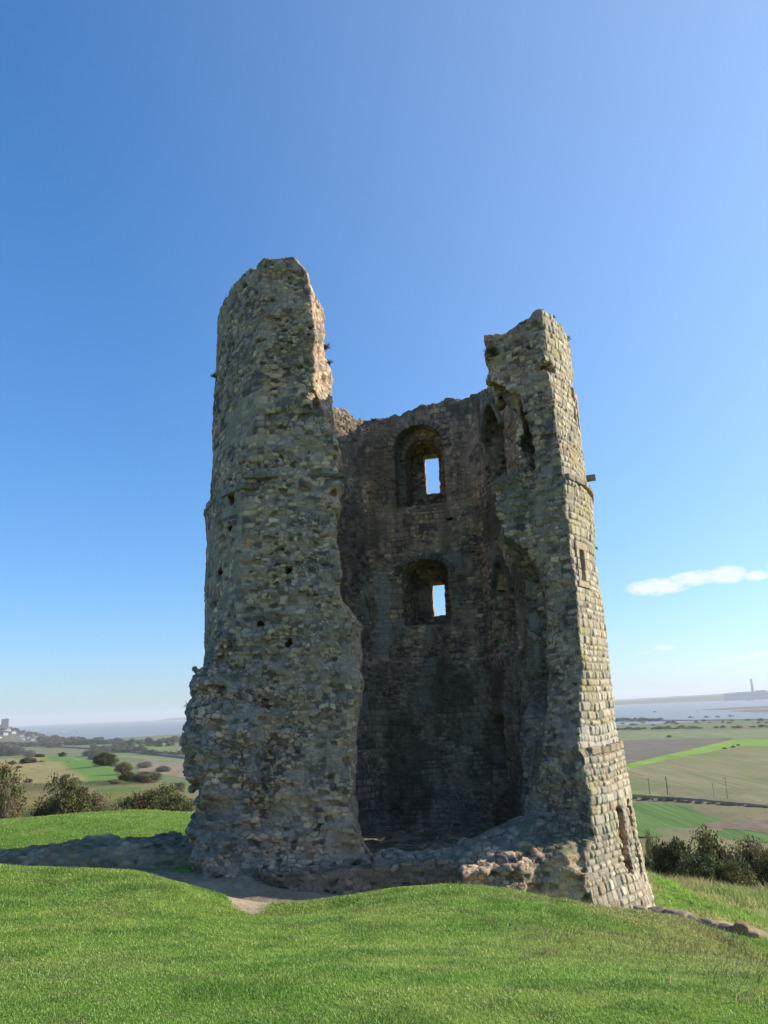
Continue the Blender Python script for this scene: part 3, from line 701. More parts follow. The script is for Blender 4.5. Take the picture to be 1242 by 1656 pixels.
# arch rings of the two back windows
def arch_ring(a, off, w, zsp, rise, dep, n, th_, col, name='arch_ring', pointed=False):
    mb = MB(); c, s_ = math.cos(R_(a)), math.sin(R_(a))
    for i in range(n):
        t = math.pi*(i+.5)/n; tx = (w/2+th_/2)*math.cos(t); tz_ = (rise+th_/2)*math.sin(t)
        L = math.pi*(w/2+rise)/2/n*1.0
        sz = (.2, L*.93, th_*random.uniform(.85, 1.1)); m2 = MB(); stone_block(m2, (0, 0, 0), sz, 0, col, .14)
        v = m2.V[0]; ph = t-math.pi/2; cp_, sp_ = math.cos(ph), math.sin(ph)
        v = np.stack([v[:, 0], v[:, 1]*cp_-v[:, 2]*sp_, v[:, 1]*sp_+v[:, 2]*cp_], -1)
        v[:, 0] += dep; v[:, 1] += tx+off; v[:, 2] += zsp+tz_
        v = np.stack([v[:, 0]*c-v[:, 1]*s_, v[:, 0]*s_+v[:, 1]*c, v[:, 2]], -1)
        mb.add(v, m2.F, np.array(col)*random.uniform(.7, 1.25))
    return mb.build(name, M_DRESS, tower)
arch_ring(75, -.02, 1.74, 12.55, .82, 3.24, 17, .2, (.24, .215, .155))
arch_ring(75, -.06, 1.30, 12.35, .66, 3.80, 13, .14, (.21, .18, .13))
arch_ring(75, -.02, 1.72, 8.22, .46, 3.22, 15, .17, (.17, .16, .13))
def pointed_ring(a, off, w, zsp, rise, dep, col):
    mb = MB(); c, s_ = math.cos(R_(a)), math.sin(R_(a)); n = 7
    for sgn in (-1, 1):
        for i in range(n):
            t0 = i/n; t1 = (i+1)/n
            P = [np.array([w/2*(1-t), zsp+rise*(1-(1-t)**1.7)]) for t in (t0, t1)]
            m = (P[0]+P[1])/2; d = P[1]-P[0]; L = np.linalg.norm(d); ph = math.atan2(d[1], d[0]*sgn)
            m2 = MB(); stone_block(m2, (0, 0, 0), (.17, L*.95, .15), 0, col, .14); v = m2.V[0]
            v = np.stack([v[:, 0]+dep, v[:, 1]*math.cos(ph)-v[:, 2]*math.sin(ph)+m[0]*sgn+off, v[:, 1]*math.sin(ph)+v[:, 2]*math.cos(ph)+m[1]], -1)
            v = np.stack([v[:, 0]*c-v[:, 1]*s_, v[:, 0]*s_+v[:, 1]*c, v[:, 2]], -1); mb.add(v, m2.F, np.array(col)*random.uniform(.75, 1.25))
    return mb.build('arch_ring', M_DRESS, tower)
pointed_ring(15, .15, 1.75, 12.25, 1.05, 3.22, (.22, .2, .14))
pointed_ring(15, .2, 1.55, 7.2, 1.1, 3.2, (.15, .145, .12))
# jamb stones and lintels of the loops on the outer face
def loop_frame(a, R, w, z0, z1):
    mb = MB(); c, s_ = math.cos(R_(a)), math.sin(R_(a))
    def blk(t, zc, L, h):
        t = t-(.08 if a == 75 else 0); m2 = MB(); stone_block(m2, (0, 0, 0), (.16, L, h), 0, (.36, .31, .22), .12); v = m2.V[0]+np.array([R-.05, t, zc])
        v = np.stack([v[:, 0]*c-v[:, 1]*s_, v[:, 0]*s_+v[:, 1]*c, v[:, 2]], -1); mb.add(v, m2.F, np.array((.36, .30, .21))*random.uniform(.8, 1.15))
    zc = z0
    while zc < z1:
        h = random.uniform(.2, .32); blk(-w/2-.1, zc+h/2, .18, h*.94); blk(w/2+.1, zc+h/2, .18, h*.94); zc += h
    blk(0, z1+.12, w+.4, .2); blk(0, z0-.09, w+.4, .16)
    return mb.build('loop_surround', M_DRESS, tower)
loop_frame(-21, 5.40, .24, 11.25, 12.1); loop_frame(-36, 5.50, .24, 6.85, 7.6); loop_frame(75, 5.42, .56, 11.38, 12.8); loop_frame(75, 5.5, .55, 6.97, 8.12)

# ------------------------------------------------------------------ curtain wall stump on the left (same stone recipe)
def ruin(name, org, dims, h, fn, label, cat, seed, moss=.4, parent=None):
    n = [int(d/h) for d in dims]; X = (np.arange(n[0])*h+org[0])[:, None, None]; Y = (np.arange(n[1])*h+org[1])[None, :, None]; Zz = (np.arange(n[2])*h+org[2])[None, None, :]
    a = grid_noise(n, h, .5, seed); b = grid_noise(n, h, .22, seed+1); S = (fn(X, Y, Zz, a, b)).astype(np.float32)
    S[0] = 1; S[-1] = 1; S[:, 0] = 1; S[:, -1] = 1; S[:, :, 0] = 1; S[:, :, -1] = 1
    V, Q = surface_nets(S, org, h); V, N, Q = refine(V, Q)
    e, hh, hb = voron(V, (.24, .24, .11), seed % 5); rel = sstep(.03, .3, e); V2 = V+N*((rel-.8)*.035+(hb-.5)*.04)[:, None]
    p2 = fbm(V*2.3, seed, 3); c = palette(hh)*(.8+.4*hb[:, None])*np.array([1.15, .93, .75]); mw = ((1-rel)*.8)[:, None]; c = c*(1-mw)+np.array([.25, .22, .17])*mw
    w = (sstep(.4, .6, p2)*moss*sstep(-.2, .7, N[:, 2]))[:, None]; c = c*(1-w)+np.array([.10, .12, .05])*w
    o = mesh_obj(name, V2, Q, M_STONE, parent, cols=c, smooth=True)
    if not parent: tag(o, label, cat)
    return o
def stump(X, Y, Z, a, b):
    top = 1.02+.12*np.sin(X*.7)+.10*a[:, :, 10:11]-.05*(X+6)*0
    yc = 20.6+.02*(X+6)
    return np.maximum(np.abs(Y-yc)-1.15+.5*np.clip(Z-.3, 0, 2)+.10*a, Z-top)+.08*b
ruin('curtain_wall', (-17.4, 18.9, -.4), (12.9, 3.6, 2.0), .075, stump, 'low weathered rubble stump of curtain wall in the tower shadow at left', 'ruined wall', 71)
print('stump', time.time()-T0)

# ------------------------------------------------------------------ sea, far shores, fields
def water_mat():
    m, nt, b = new_mat('estuary_water'); b.inputs['Base Color'].default_value = (.13, .15, .15, 1); b.inputs['Roughness'].default_value = .42; b.inputs['Specular IOR Level'].default_value = .4
    tc = nd(nt, 'ShaderNodeTexCoord'); n = nd(nt, 'ShaderNodeTexNoise', Scale=.02, Detail=6.0); mp = nd(nt, 'ShaderNodeMapping'); mp.inputs['Scale'].default_value = (.3, 1, 1)
    nt.links.new(tc.outputs['Object'], mp.inputs[0]); nt.links.new(mp.outputs[0], n.inputs['Vector'])
    cr = nd(nt, 'ShaderNodeMix'); cr.data_type = 'RGBA'; cr.inputs[6].default_value = (.16, .17, .16, 1); cr.inputs[7].default_value = (.27, .26, .22, 1)
    nt.links.new(n.outputs[0], cr.inputs[0]); nt.links.new(cr.outputs[2], b.inputs['Base Color'])
    return m
M_WATER = water_mat()
ra = np.geomspace(700, 18000, 60); aa = np.radians(np.arange(0, 360, 3.))
gr, ga = np.meshgrid(ra, aa, indexing='ij'); ni, nj = gr.shape
qi = np.arange(ni-1)[:, None]*nj; qj = np.arange(nj)[None, :]; qk = (qj+1) % nj
tag(mesh_obj('sea', np.stack([(gr*np.sin(ga)).ravel(), (gr*np.cos(ga)).ravel(), np.full(gr.size, SEA-.3)], -1), np.stack([qi+qj, qi+nj+qj, qi+nj+qk, qi+qk], -1).reshape(-1, 4)[:, ::-1].copy(), M_WATER), kind='structure')
def pts_poly(pl, z): return [gp(a, b, z) for a, b in pl]
def sheet(name, pl, z, mat, raised=0):
    P = pts_poly(pl, z); n = len(P)
    # densify the edges and waver them a little so borders are not ruled lines
    Q_ = []
    for i in range(n):
        a, b = P[i], P[(i+1) % n]
        for t in np.linspace(0, 1, 9)[:-1]:
            q = a+(b-a)*t; d = np.linalg.norm(b-a); q = q+np.array([random.uniform(-1, 1), random.uniform(-1, 1), 0])*(.004*d if 0 < t else 0); Q_.append(q)
    me = bpy.data.meshes.new(name)
    import bmesh
    bm = bmesh.new(); vv = [bm.verts.new(tuple(q)) for q in Q_]; f = bm.faces.new(vv); bmesh.ops.triangulate(bm, faces=[f]); bmesh.ops.recalc_face_normals(bm, faces=bm.faces[:])
    for f in bm.faces:
        if f.normal.z < 0: f.normal_flip()
    bm.to_mesh(me); bm.free(); me.materials.append(mat); o = bpy.data.objects.new(name, me); COL.objects.link(o); tag(o, kind='structure'); return o
def field_mat(name, c1, c2, sx=.05, sy=.012, rot=.3, c3=None):
    m, nt, b = new_mat(name); b.inputs['Roughness'].default_value = 1; b.inputs['Specular IOR Level'].default_value = .05; L = nt.links
    tc = nd(nt, 'ShaderNodeTexCoord'); mp = nd(nt, 'ShaderNodeMapping'); mp.inputs['Rotation'].default_value = (0, 0, rot); mp.inputs['Scale'].default_value = (sx, sy, 1)
    L.new(tc.outputs['Object'], mp.inputs[0])
    n = nd(nt, 'ShaderNodeTexNoise', Scale=1.0, Detail=7.0, Roughness=.65); L.new(mp.outputs[0], n.inputs['Vector'])
    cr = nd(nt, 'ShaderNodeValToRGB'); cr.color_ramp.elements[0].position = .38; cr.color_ramp.elements[0].color = c1+(1,); cr.color_ramp.elements[1].position = .62; cr.color_ramp.elements[1].color = c2+(1,)
    if c3: e = cr.color_ramp.elements.new(.72); e.color = c3+(1,)
    L.new(n.outputs[0], cr.inputs[0])
    m2 = nd(nt, 'ShaderNodeMapping'); m2.inputs['Rotation'].default_value = (0, 0, rot+.4); m2.inputs['Scale'].default_value = (.35, .012, 1); L.new(tc.outputs['Object'], m2.inputs[0])
    n2 = nd(nt, 'ShaderNodeTexNoise', Scale=1.0, Detail=4.0, Roughness=.7); L.new(m2.outputs[0], n2.inputs['Vector'])
    mr = nd(nt, 'ShaderNodeMapRange'); mr.inputs[1].default_value = .3; mr.inputs[2].default_value = .7; mr.inputs[3].default_value = .72; mr.inputs[4].default_value = 1.28; L.new(n2.outputs[0], mr.inputs[0])
    vm = nd(nt, 'ShaderNodeVectorMath', operation='SCALE'); L.new(cr.outputs[0], vm.inputs[0]); L.new(mr.outputs[0], vm.inputs['Scale'])
    L.new(vm.outputs[0], b.inputs['Base Color']); return m
ZF = -57.3
sheet('meadow', [(940, 1184), (1420, 1177), (1420, 1191), (940, 1198)], ZF, field_mat('pale_meadow', (.15, .19, .07), (.23, .24, .11)))
sheet('ploughed_field', [(940, 1199.5), (1186, 1194), (1100, 1214), (940, 1252)], ZF, field_mat('plough', (.14, .115, .085), (.20, .165, .12), .02, .1))
sheet('field', [(940, 1253), (1100, 1215), (1190, 1194.5), (1420, 1192), (1420, 1327), (1180, 1301), (940, 1282)], ZF, field_mat('stubble', (.17, .19, .06), (.25, .21, .105), .02, .006, .8, (.24, .22, .10)))
sheet('grass_strip', [(940, 1254), (1100, 1216), (1188, 1196), (1240, 1195.5), (1420, 1193.5), (1420, 1203), (1200, 1207), (1080, 1228), (940, 1264)], ZF+.1, field_mat('fresh_strip', (.17, .30, .03), (.24, .34, .05), .02, .02))
sheet('grass_strip', [(940, 1279), (1180, 1298), (1420, 1322), (1420, 1311), (1180, 1291), (940, 1271)], ZF+.1, field_mat('pale_strip', (.20, .24, .06), (.26, .26, .10), .02, .02))
sheet('green_field', [(940, 1291), (1180, 1307), (1420, 1328), (1420, 1375), (1150, 1356), (940, 1350)], ZF+.1, field_mat('winter_crop', (.09, .16, .035), (.13, .205, .05), .08, .01, 1.2))
sheet('bare_patch', [(1135, 1331), (1190, 1325), (1260, 1327), (1420, 1345), (1420, 1362), (1280, 1352), (1200, 1342), (1150, 1338)], ZF+.2, field_mat('bare_soil', (.17, .12, .08), (.22, .17, .11), .1, .1))
sheet('ploughed_field', [(228, 1231), (250, 1226), (420, 1236), (420, 1262), (300, 1258), (225, 1247)], ZF, field_mat('plough_left', (.23, .175, .11), (.29, .22, .14), .05, .05))
sheet('meadow', [(188, 1203), (275, 1202), (282, 1211), (195, 1213)], ZF, field_mat('meadow_left', (.12, .22, .05), (.18, .26, .07)))
sheet('meadow', [(170, 1222), (330, 1238), (330, 1232), (250, 1224), (170, 1219)], ZF+.1, field_mat('pale_left', (.16, .20, .07), (.22, .24, .09)))
M_MUD = field_mat('tidal_mud', (.16, .13, .10), (.23, .19, .15), .004, .02)
sheet('mudflat', [(1131, 1147.6), (1160, 1145.8), (1200, 1143.4), (1300, 1139), (1420, 1135), (1420, 1139), (1250, 1145), (1190, 1147.6), (1165, 1148.6)], SEA+.1, M_MUD)
sheet('mudflat', [(1178, 1149.8), (1215, 1147.2), (1300, 1144.6), (1420, 1141), (1420, 1146), (1290, 1150), (1225, 1152), (1200, 1151.6)], SEA+.2, M_MUD)
def ridge(name, a0, a1, r0, dep, prof, mat, kind='structure', n=90, base=SEA-1):
    V = []; F = []
    for i in range(n+1):
        t = i/n; a = R_(a0+(a1-a0)*t); h = prof(t)
        for d, k in ((-.5, 0), (-.2, .75), (0, 1), (.25, .8), (.5, 0)):
            r = r0+d*dep; V.append((r*math.sin(a), r*math.cos(a), base+h*k))
    for i in range(n):
        for j in range(4): F.append((i*5+j, i*5+j+1, i*5+j+6, i*5+j+5))
    o = mesh_obj(name, V, F, mat, smooth=True); o['kind'] = kind; return o
M_FARHILL = field_mat('far_woods_and_fields', (.07, .09, .05), (.15, .15, .09), .002, .004)
nz = lambda s: (lambda t: float(fbm(np.array([[t*14+s, s]]), 5, 4)[0]))
f1, f2, f3 = nz(1.), nz(5.), nz(9.)
ridge('far_shore', 9.0, 45, 8800, 900, lambda t: (24+20*f1(t)+24*sstep(.1, .5, t))*min(1, t*12+.1), M_FARHILL)
ridge('hills', 14, 45, 12500, 1800, lambda t: (40+95*f2(t)*sstep(0, .35, t)), M_FARHILL)
ridge('far_shore', -16.2, -8, 14500, 900, lambda t: (25+42*f3(t)*math.sin(min(1, t*3)*1.57))*min(1, t*8), M_FARHILL)
# headland with the town, left
M_HEAD = field_mat('town_hillside', (.08, .09, .05), (.16, .15, .10), .01, .02)
def head_h(t, ): return (46*(1-sstep(.78, 1.0, t))+6*f1(t*3))*min(1, (1-t)*14)
def head_z(az, r, r0=3500, dep=1300):
    t = (az+40)/(40-22.4); u_ = (r-r0)/dep
    return SEA-1+head_h(np.clip(t, 0, 1))*float(np.interp(u_, [-.5, -.2, 0, .25, .5], [0, .75, 1, .8, 0]))
ridge('headland', -40, -22.4, 3500, 1300, head_h, M_HEAD)

# ------------------------------------------------------------------ bushes and trees
def leaf_cloud(n, clumps, size, seed, cols, sq=(1, 1, 1), cr=(.11, .24), dome=.45, twist=0):
    r = np.random.default_rng(seed)
    C_ = []
    while len(C_) < clumps:
        p = r.uniform(-1, 1, 3); l = np.linalg.norm(p)
        if l > 1 or l < .3 or p[2] < -dome-.15: continue
        C_.append(p*(.8+.2*r.random()))
    C_ = np.array(C_); C_[:, 2] = (C_[:, 2]+dome+.1)/(1+dome+.1)
    C_ *= np.array([.5, .5, .86])*np.array(sq); C_[:, 2] += .06
    rad = r.uniform(cr[0], cr[1], clumps)*r.uniform(.7, 1.2, clumps)
    tone = r.uniform(.55, 1.35, clumps); pick = r.integers(0, len(cols), clumps)
    k = r.integers(0, clumps, n); d = r.normal(size=(n, 3)); d /= np.linalg.norm(d, axis=1)[:, None]
    p = C_[k]+d*(rad[k]*r.random(n)**.45)[:, None]*np.array([1, 1, .8])
    p[:, 2] = np.maximum(p[:, 2], .01)
    a = r.normal(size=(n, 3)); a /= np.linalg.norm(a, axis=1)[:, None]; b = np.cross(a, r.normal(size=(n, 3))); b /= np.linalg.norm(b, axis=1)[:, None]
    s_ = size*r.uniform(.6, 1.3, n)[:, None]
    V = np.stack([p-a*s_, p+b*s_*.55, p+a*s_, p-b*s_*.55], 1).reshape(-1, 3)
    c = np.array(cols)[pick[k]]*(tone[k]*r.uniform(.75, 1.25, n))[:, None]
    return V, np.arange(4*n).reshape(-1, 4), np.repeat(c, 4, 0), C_
def stems_mb(C_, seed, r0=.03, n=14):
    mb = MB(); rs = random.Random(seed)
    for i in range(min(n, len(C_))):
        c = C_[i]; b0 = np.array([rs.uniform(-.06, .06), rs.uniform(-.06, .06), -.08]); m = b0*.5+c*.45+np.array([0, 0, .08])
        mb.tube(b0, m, r0, r0*.6, 5); mb.tube(m, c, r0*.6, r0*.2, 5)
    return mb
DK = [(.055, .080, .025), (.075, .095, .032), (.11, .11, .04)]; OL = [(.14, .145, .045), (.18, .16, .06), (.09, .11, .035)]; AU = [(.19, .125, .045), (.13, .125, .045), (.10, .12, .04), (.20, .15, .06)]; GB = [(.17, .145, .085), (.15, .145, .065), (.20, .16, .09)]
PROTO = {}
for nm, cols, n, cl, sz in (('dark', DK, 26000, 150, .019), ('olive', OL, 24000, 140, .019), ('autumn', AU, 22000, 130, .019), ('grey', GB, 17000, 120, .018),
                            ('fdark', DK, 1500, 30, .06), ('folive', OL, 1500, 30, .06), ('fgrey', GB, 1300, 26, .06)):
    for v in range(2):
        PROTO[nm, v] = leaf_cloud(n, cl, sz, hash((nm.__len__(), v)) % 1000+v*17+len(cols), cols, cr=(.10, .21) if n > 2000 else (.14, .26))
MESHC = {}
def bush(kind, v, loc, w, h, label, cat='bush', group=None, name='bush', rz=None, parts=True, sd_=0):
    key = (kind, v); Vv, F_, c_, C_ = PROTO[key]
    rz = random.uniform(0, 6.28) if rz is None else rz
    if parts:
        e = empty(name, loc, rz)
        if key not in MESHC:
            a = mesh_obj('crown', Vv, F_, M_LEAF, None, cols=c_); b = stems_mb(C_, 3, .022).build('trunk', M_BARK); MESHC[key] = (a, b); first = True
        else: a, b = MESHC[key][0].copy(), MESHC[key][1].copy(); COL.objects.link(a); COL.objects.link(b)
        for o in (a, b): o.parent = e; o.scale = (w, w, h)
        tag(e, label, cat, group); return e
    if key not in MESHC: MESHC[key] = mesh_obj(name, Vv, F_, M_LEAF, None, cols=c_); o = MESHC[key]
    else: o = MESHC[key].copy(); o.name = name; COL.objects.link(o)
    o.location = loc; o.scale = (w, w, h); o.rotation_euler.z = rz; tag(o, label, cat, group); return o
def hit(px, py, r0=22, r1=3300):
    d = ray(px, py); hl_ = math.hypot(d[0], d[1]); rs_ = np.geomspace(r0, r1, 700); t = rs_/hl_
    P = EYE+d[None, :]*t[:, None]; g = ground_z(P[:, 0], P[:, 1], False); m = np.nonzero(P[:, 2] < g)[0]
    return P[m[0]] if len(m) else P[-1]
def bush_px(kind, v, x0, x1, ytop, ybase, label, Y=None, **kw):
    """Y given: stands at that distance with its foot possibly hidden; otherwise at the ground seen at ybase"""
    if Y is None: p = hit((x0+x1)/2, ybase); Y = p[1]
    q0 = at(x0, ytop, Y); q1 = at(x1, ytop, Y); x = (q0[0]+q1[0])/2; zg = gz1(x, Y)
    w = abs(q1[0]-q0[0])*1.0; top = at((x0+x1)/2, ytop, Y)[2]
    return bush(kind, v, (x, Y, zg-.1), w, max(.5, (top-zg)*1.04), label, **kw)
# right of the tower
bush_px('dark', 0, 1044, 1122, 1331, 1440, 'dense dark green bush beside the tower foot at right', Y=37)
bush_px('olive', 0, 1096, 1186, 1335, 1440, 'olive brown bush between the dark bush and the bare twiggy tree', Y=39)
bush_px('grey', 0, 1158, 1255, 1333, 1445, 'twiggy tree with thinning autumn leaves at right edge', Y=36, cat='tree', name='tree')
bush_px('autumn', 1, 1212, 1290, 1352, 1450, 'rusty leaved bush cut off by the right edge', Y=34)
bush_px('olive', 1, 1150, 1222, 1382, 1452, 'low tangled scrub under the twiggy tree at right', Y=33)
bush_px('dark', 1, 1085, 1170, 1370, 1450, 'low dark scrub in front of the olive brown bush', Y=33)
bush_px('olive', 1, 1030, 1068, 1337, 1368, 'small hedge bush low on the hillside behind the dark green bush', Y=150)
bush_px('grey', 1, 1004, 1044, 1336, 1362, 'pale scrub bush low on the hillside next to the tower edge', Y=160)
bush_px('dark', 1, 1010, 1066, 1368, 1410, 'bush on the slope just left of the dark green bush', Y=42)
bush_px('olive', 1, 1250, 1340, 1340, 1450, 'olive bush beyond the right edge', Y=38)
# left group
bush_px('olive', 1, 60, 150, 1246, 1322, 'big olive green bush standing alone left of the tower', Y=56)
bush_px('grey', 0, 120, 185, 1268, 1318, 'grey brown scrub against the right side of the big olive bush', Y=58)
bush_px('autumn', 0, 205, 300, 1258, 1312, 'russet and green bush between the tower and the mown ride', Y=62)
bush_px('dark', 1, 240, 318, 1275, 1314, 'dark green bush touching the tower foot at left', Y=56)
bush_px('dark', 0, 190, 232, 1276, 1312, 'small dark bush at the foot of the russet bush', Y=60)
bush_px('autumn', 1, -75, 38, 1214, 1325, 'tall brown leaved bush cut off by the left edge', Y=75)
bush_px('grey', 1, -30, 26, 1252, 1330, 'pale twiggy bush at the left edge below the tall brown bush', Y=60)
bush_px('grey', 0, 150, 215, 1290, 1318, 'low reddish scrub on the bank top between two bushes', Y=50)
ridge_l = 'scrub bushes lining the ridge beside the mown ride'
for i, (kd, v, x0, x1, yt, yb) in enumerate([('dark', 0, 134, 160, 1211, 1223), ('olive', 0, 143, 172, 1210, 1230), ('dark', 1, 152, 188, 1214, 1238), ('olive', 1, 166, 192, 1222, 1240), ('grey', 0, 186, 214, 1229, 1250),
                                             ('dark', 1, 193, 222, 1246, 1262), ('grey', 1, 212, 262, 1244, 1266), ('olive', 0, 252, 276, 1238, 1248), ('grey', 1, 222, 246, 1230, 1242), ('autumn', 1, 272, 300, 1262, 1282)]):
    bush_px(kd, v, x0, x1, yt, yb, ['first', 'second', 'third', 'fourth', 'fifth', 'sixth', 'seventh', 'eighth', 'ninth', 'tenth'][i]+' scrub bush along the ridge, counted from the far end of the ride', group=ridge_l)
val_l = 'scrub bushes in the dip left of the ride'
for i, (kd, v, x0, x1, yt, yb) in enumerate([('dark', 0, -8, 20, 1203, 1222), ('olive', 0, 12, 36, 1206, 1222), ('dark', 1, 24, 42, 1207, 1220), ('grey', 0, 38, 58, 1211, 1224), ('olive', 1, 34, 60, 1223, 1236), ('dark', 0, 56, 72, 1218, 1225)]):
    bush_px(kd, v, x0, x1, yt, yb, ['leftmost', 'second', 'third', 'fourth', 'lowest and widest', 'rightmost'][i]+' of the dark scrub bushes in the dip left of the mown ride', group=val_l)
scr = 'low scrub clumps dotted over the straw coloured slope'
for i in range(26):
    px = random.uniform(-10, 215); py = random.uniform(1222, 1300); p = hit(px, py, 60)
    if p[1] > 600: continue
    d = math.hypot(p[0], p[1]); h = random.uniform(3.0, 7.0)/1288*d
    if i % 2 and 110 < px < 215: continue
    bush(random.choice(('fgrey', 'folive', 'fgrey', 'fdark')), i % 2, (p[0], p[1], gz1(p[0], p[1])-.1), h*random.uniform(1.6, 3.4), h, 'low scrub clump dotted on the straw coloured slope at left', 'bush', scr, 'bush', parts=False)
print('near bushes', time.time()-T0)
# far belts (small in the picture): single meshes
def belt(pts, n, hpx, label, group, kinds=('fdark', 'folive', 'fgrey'), jit=2.0, z=ZF, wr=(1.0, 2.6), cat='tree', name='tree', hr=(.6, 1.3)):
    for i in range(n):
        t = (i+random.random())/n*(len(pts)-1); k = min(int(t), len(pts)-2); f = t-k
        px = pts[k][0]+(pts[k+1][0]-pts[k][0])*f; py = pts[k][1]+(pts[k+1][1]-pts[k][1])*f+random.uniform(-jit, jit)*.5
        p = gp(px, py, z); d = math.hypot(p[0], p[1]); h = hpx*random.uniform(*hr)/1288*d; w = h*random.uniform(*wr)
        bush(random.choice(kinds), random.randint(0, 1), (p[0], p[1], z-h*.05), w, h, label, cat, group, name, parts=False)
belt([(994, 1166), (1070, 1165)], 16, 5.5, 'dark shoreline tree in the far clump right beside the tower', 'trees in the far shoreline clump', ('fdark',), 1.5)
belt([(1065, 1168), (1240, 1166), (1330, 1163)], 16, 3.6, 'small tree in the far scrub along the shore at right', 'trees scattered along the far shore', jit=4)
belt([(994, 1180), (1130, 1178), (1330, 1175)], 26, 4.0, 'hedgerow bush on the far side of the pale meadow', 'bushes of the far meadow hedge', ('fdark', 'folive'), 1.2, wr=(2, 4.5), cat='bush', name='bush')
belt([(996, 1172), (1110, 1170), (1330, 1168)], 14, 2.2, 'low bush in the grazing marsh beyond the meadow hedge', 'low bushes in the grazing marsh', jit=5, wr=(2, 5), cat='bush', name='bush')
belt([(1005, 1290), (1120, 1298), (1242, 1309), (1330, 1319)], 44, 5.0, 'hedge bush beside the farm track across the fields', 'hedge bushes along the farm track', jit=2.2, wr=(1.6, 3.6), cat='bush', name='bush', hr=(.4, 1.1))
for px, py, h in ((1082, 1192.5, 3.6), (1172, 1211.5, 3.0), (1186, 1209, 3.2), (1194, 1206, 2.6)):
    p = gp(px, py, ZF); d = math.hypot(p[0], p[1]); hh_ = h/1288*d
    bush('fdark', 0, tuple(p), hh_*1.9, hh_, {1082: 'lone dark bush at the top edge of the ploughed field', 1172: 'leftmost of three small bushes on the bright grass strip', 1186: 'middle one of three small bushes on the bright grass strip', 1194: 'rightmost of three small bushes on the bright grass strip'}[px], name='bush', parts=False)
belt([(70, 1201), (100, 1203), (130, 1202), (200, 1203), (300, 1200)], 60, 8.5, 'tree in the wooded belt between fields and shore at left', 'trees in the wooded belt at left', jit=5)
belt([(150, 1214), (200, 1215), (250, 1219), (310, 1222)], 34, 7.5, 'bushy tree beside the railway line at left', 'trees beside the railway line', jit=5)
belt([(0, 1207), (45, 1206), (100, 1209)], 20, 6.5, 'tree in the dark belt below the town', 'trees below the town', ('fdark', 'folive'), 3)
belt([(205, 1206), (218, 1206), (240, 1208), (262, 1206), (285, 1207)], 7, 11, 'taller rounded tree standing up from the flat marsh fields at left', 'taller trees in the marsh fields', jit=2, wr=(.8, 1.2))
for x0, az0 in ((0, -25.6),):
    for i in range(34):
        az = random.uniform(-26.5, -22.9); r = random.uniform(3060, 3600); z = head_z(az, r); h = random.uniform(9, 17)
        bush(random.choice(('fdark', 'folive', 'fgrey')), i % 2, (r*math.sin(R_(az)), r*math.cos(R_(az)), z-1), h*random.uniform(1.2, 2.6), h, 'tree among the houses on the town hillside', 'tree', 'trees among the town houses', 'tree', parts=False)

# ------------------------------------------------------------------ buildings, poles, boats, far works
M_WALLW = plain('painted_render', (.42, .39, .34), .9, .3, .1); M_ROOF = plain('tiled_roof', (.19, .12, .09), .9, .5, .2); M_ROOFG = plain('slate_roof', (.14, .14, .15), .8, .5, .2)
M_CONC = plain('grey_concrete', (.24, .25, .28), .9, .05, .1); M_GLASS = plain('dark_window', (.05, .06, .08), .3, .5, .1, .5); M_WOOD = plain('pole_timber', (.10, .08, .06), .9, 6, .2); M_WHITE = plain('white_paint', (.75, .75, .74), .5, 1, .05)
M_SHIP = plain('ship_hull_paint', (.09, .08, .09), .7, 1, .2); M_RED = plain('red_paint', (.45, .07, .05), .6, 1, .1)
def house_mesh(name, L=10, W=7, H=5.5, rf=3, roof=M_ROOF):
    V = box_verts((0, 0, H/2), (L, W, H)); F = [tuple(f) for f in BF]
    o = .5; Rv = [(-L/2-o, -W/2-o, H), (L/2+o, -W/2-o, H), (L/2+o, W/2+o, H), (-L/2-o, W/2+o, H), (-L/2-o, 0, H+rf), (L/2+o, 0, H+rf)]
    RF = [(0, 1, 5, 4), (2, 3, 4, 5), (0, 4, 3), (1, 2, 5), (3, 2, 1, 0)]
    ch = box_verts((L*.3, .8, H+rf*.8), (1, .8, 2.4))
    V = np.concatenate([V, Rv, ch]); F += [tuple(i+8 for i in f) for f in RF]+[tuple(int(i)+14 for i in f) for f in BF]
    ob = mesh_obj(name, V, F, M_WALLW); ob.data.materials.append(roof)
    for i, p in enumerate(ob.data.polygons):
        if 6 <= i < 11: p.material_index = 1
    return ob
h0 = house_mesh('house'); h1 = house_mesh('house', 14, 8, 7, 3.4, M_ROOFG)
for i in range(52):
    o = (h0, h1)[i % 2] if i < 2 else (h0, h1)[i % 2].copy()
    if i >= 2: COL.objects.link(o)
    az = random.uniform(-26.4, -22.9); r = random.uniform(2950, 3560); z = head_z(az, r)
    o.location = (r*math.sin(R_(az)), r*math.cos(R_(az)), z-.5); o.rotation_euler.z = random.uniform(-.5, .5)+R_(-az); k = random.uniform(.7, 1.15); o.scale = (k, k, k)
    tag(o, 'small pitched roof house on the distant town hillside' if i % 2 == 0 else 'slate roofed terrace house on the distant town hillside', 'house', 'houses on the town hillside')
def placed(px, py, r, z=None):
    d = ray(px, py); hl_ = math.hypot(d[0], d[1]); p = EYE+d*(r/hl_)
    if z is not None: p[2] = z
    return p
tb = placed(8, 1170, 3450); e = empty('tower_block', (tb[0], tb[1], head_z(-25.4, 3400)-2), R_(25)); tag(e, 'grey slab tower block on the skyline of the town at far left', 'tower block')
mb = MB(); hb_ = placed(8, 1162.5, 3450)[2]-(head_z(-25.4, 3400)-2); mb.box((0, 0, hb_/2), (26, 14, hb_)); mb.box((4, 0, hb_+1.5), (6, 6, 3)); mb.build('wall', M_CONC, e)
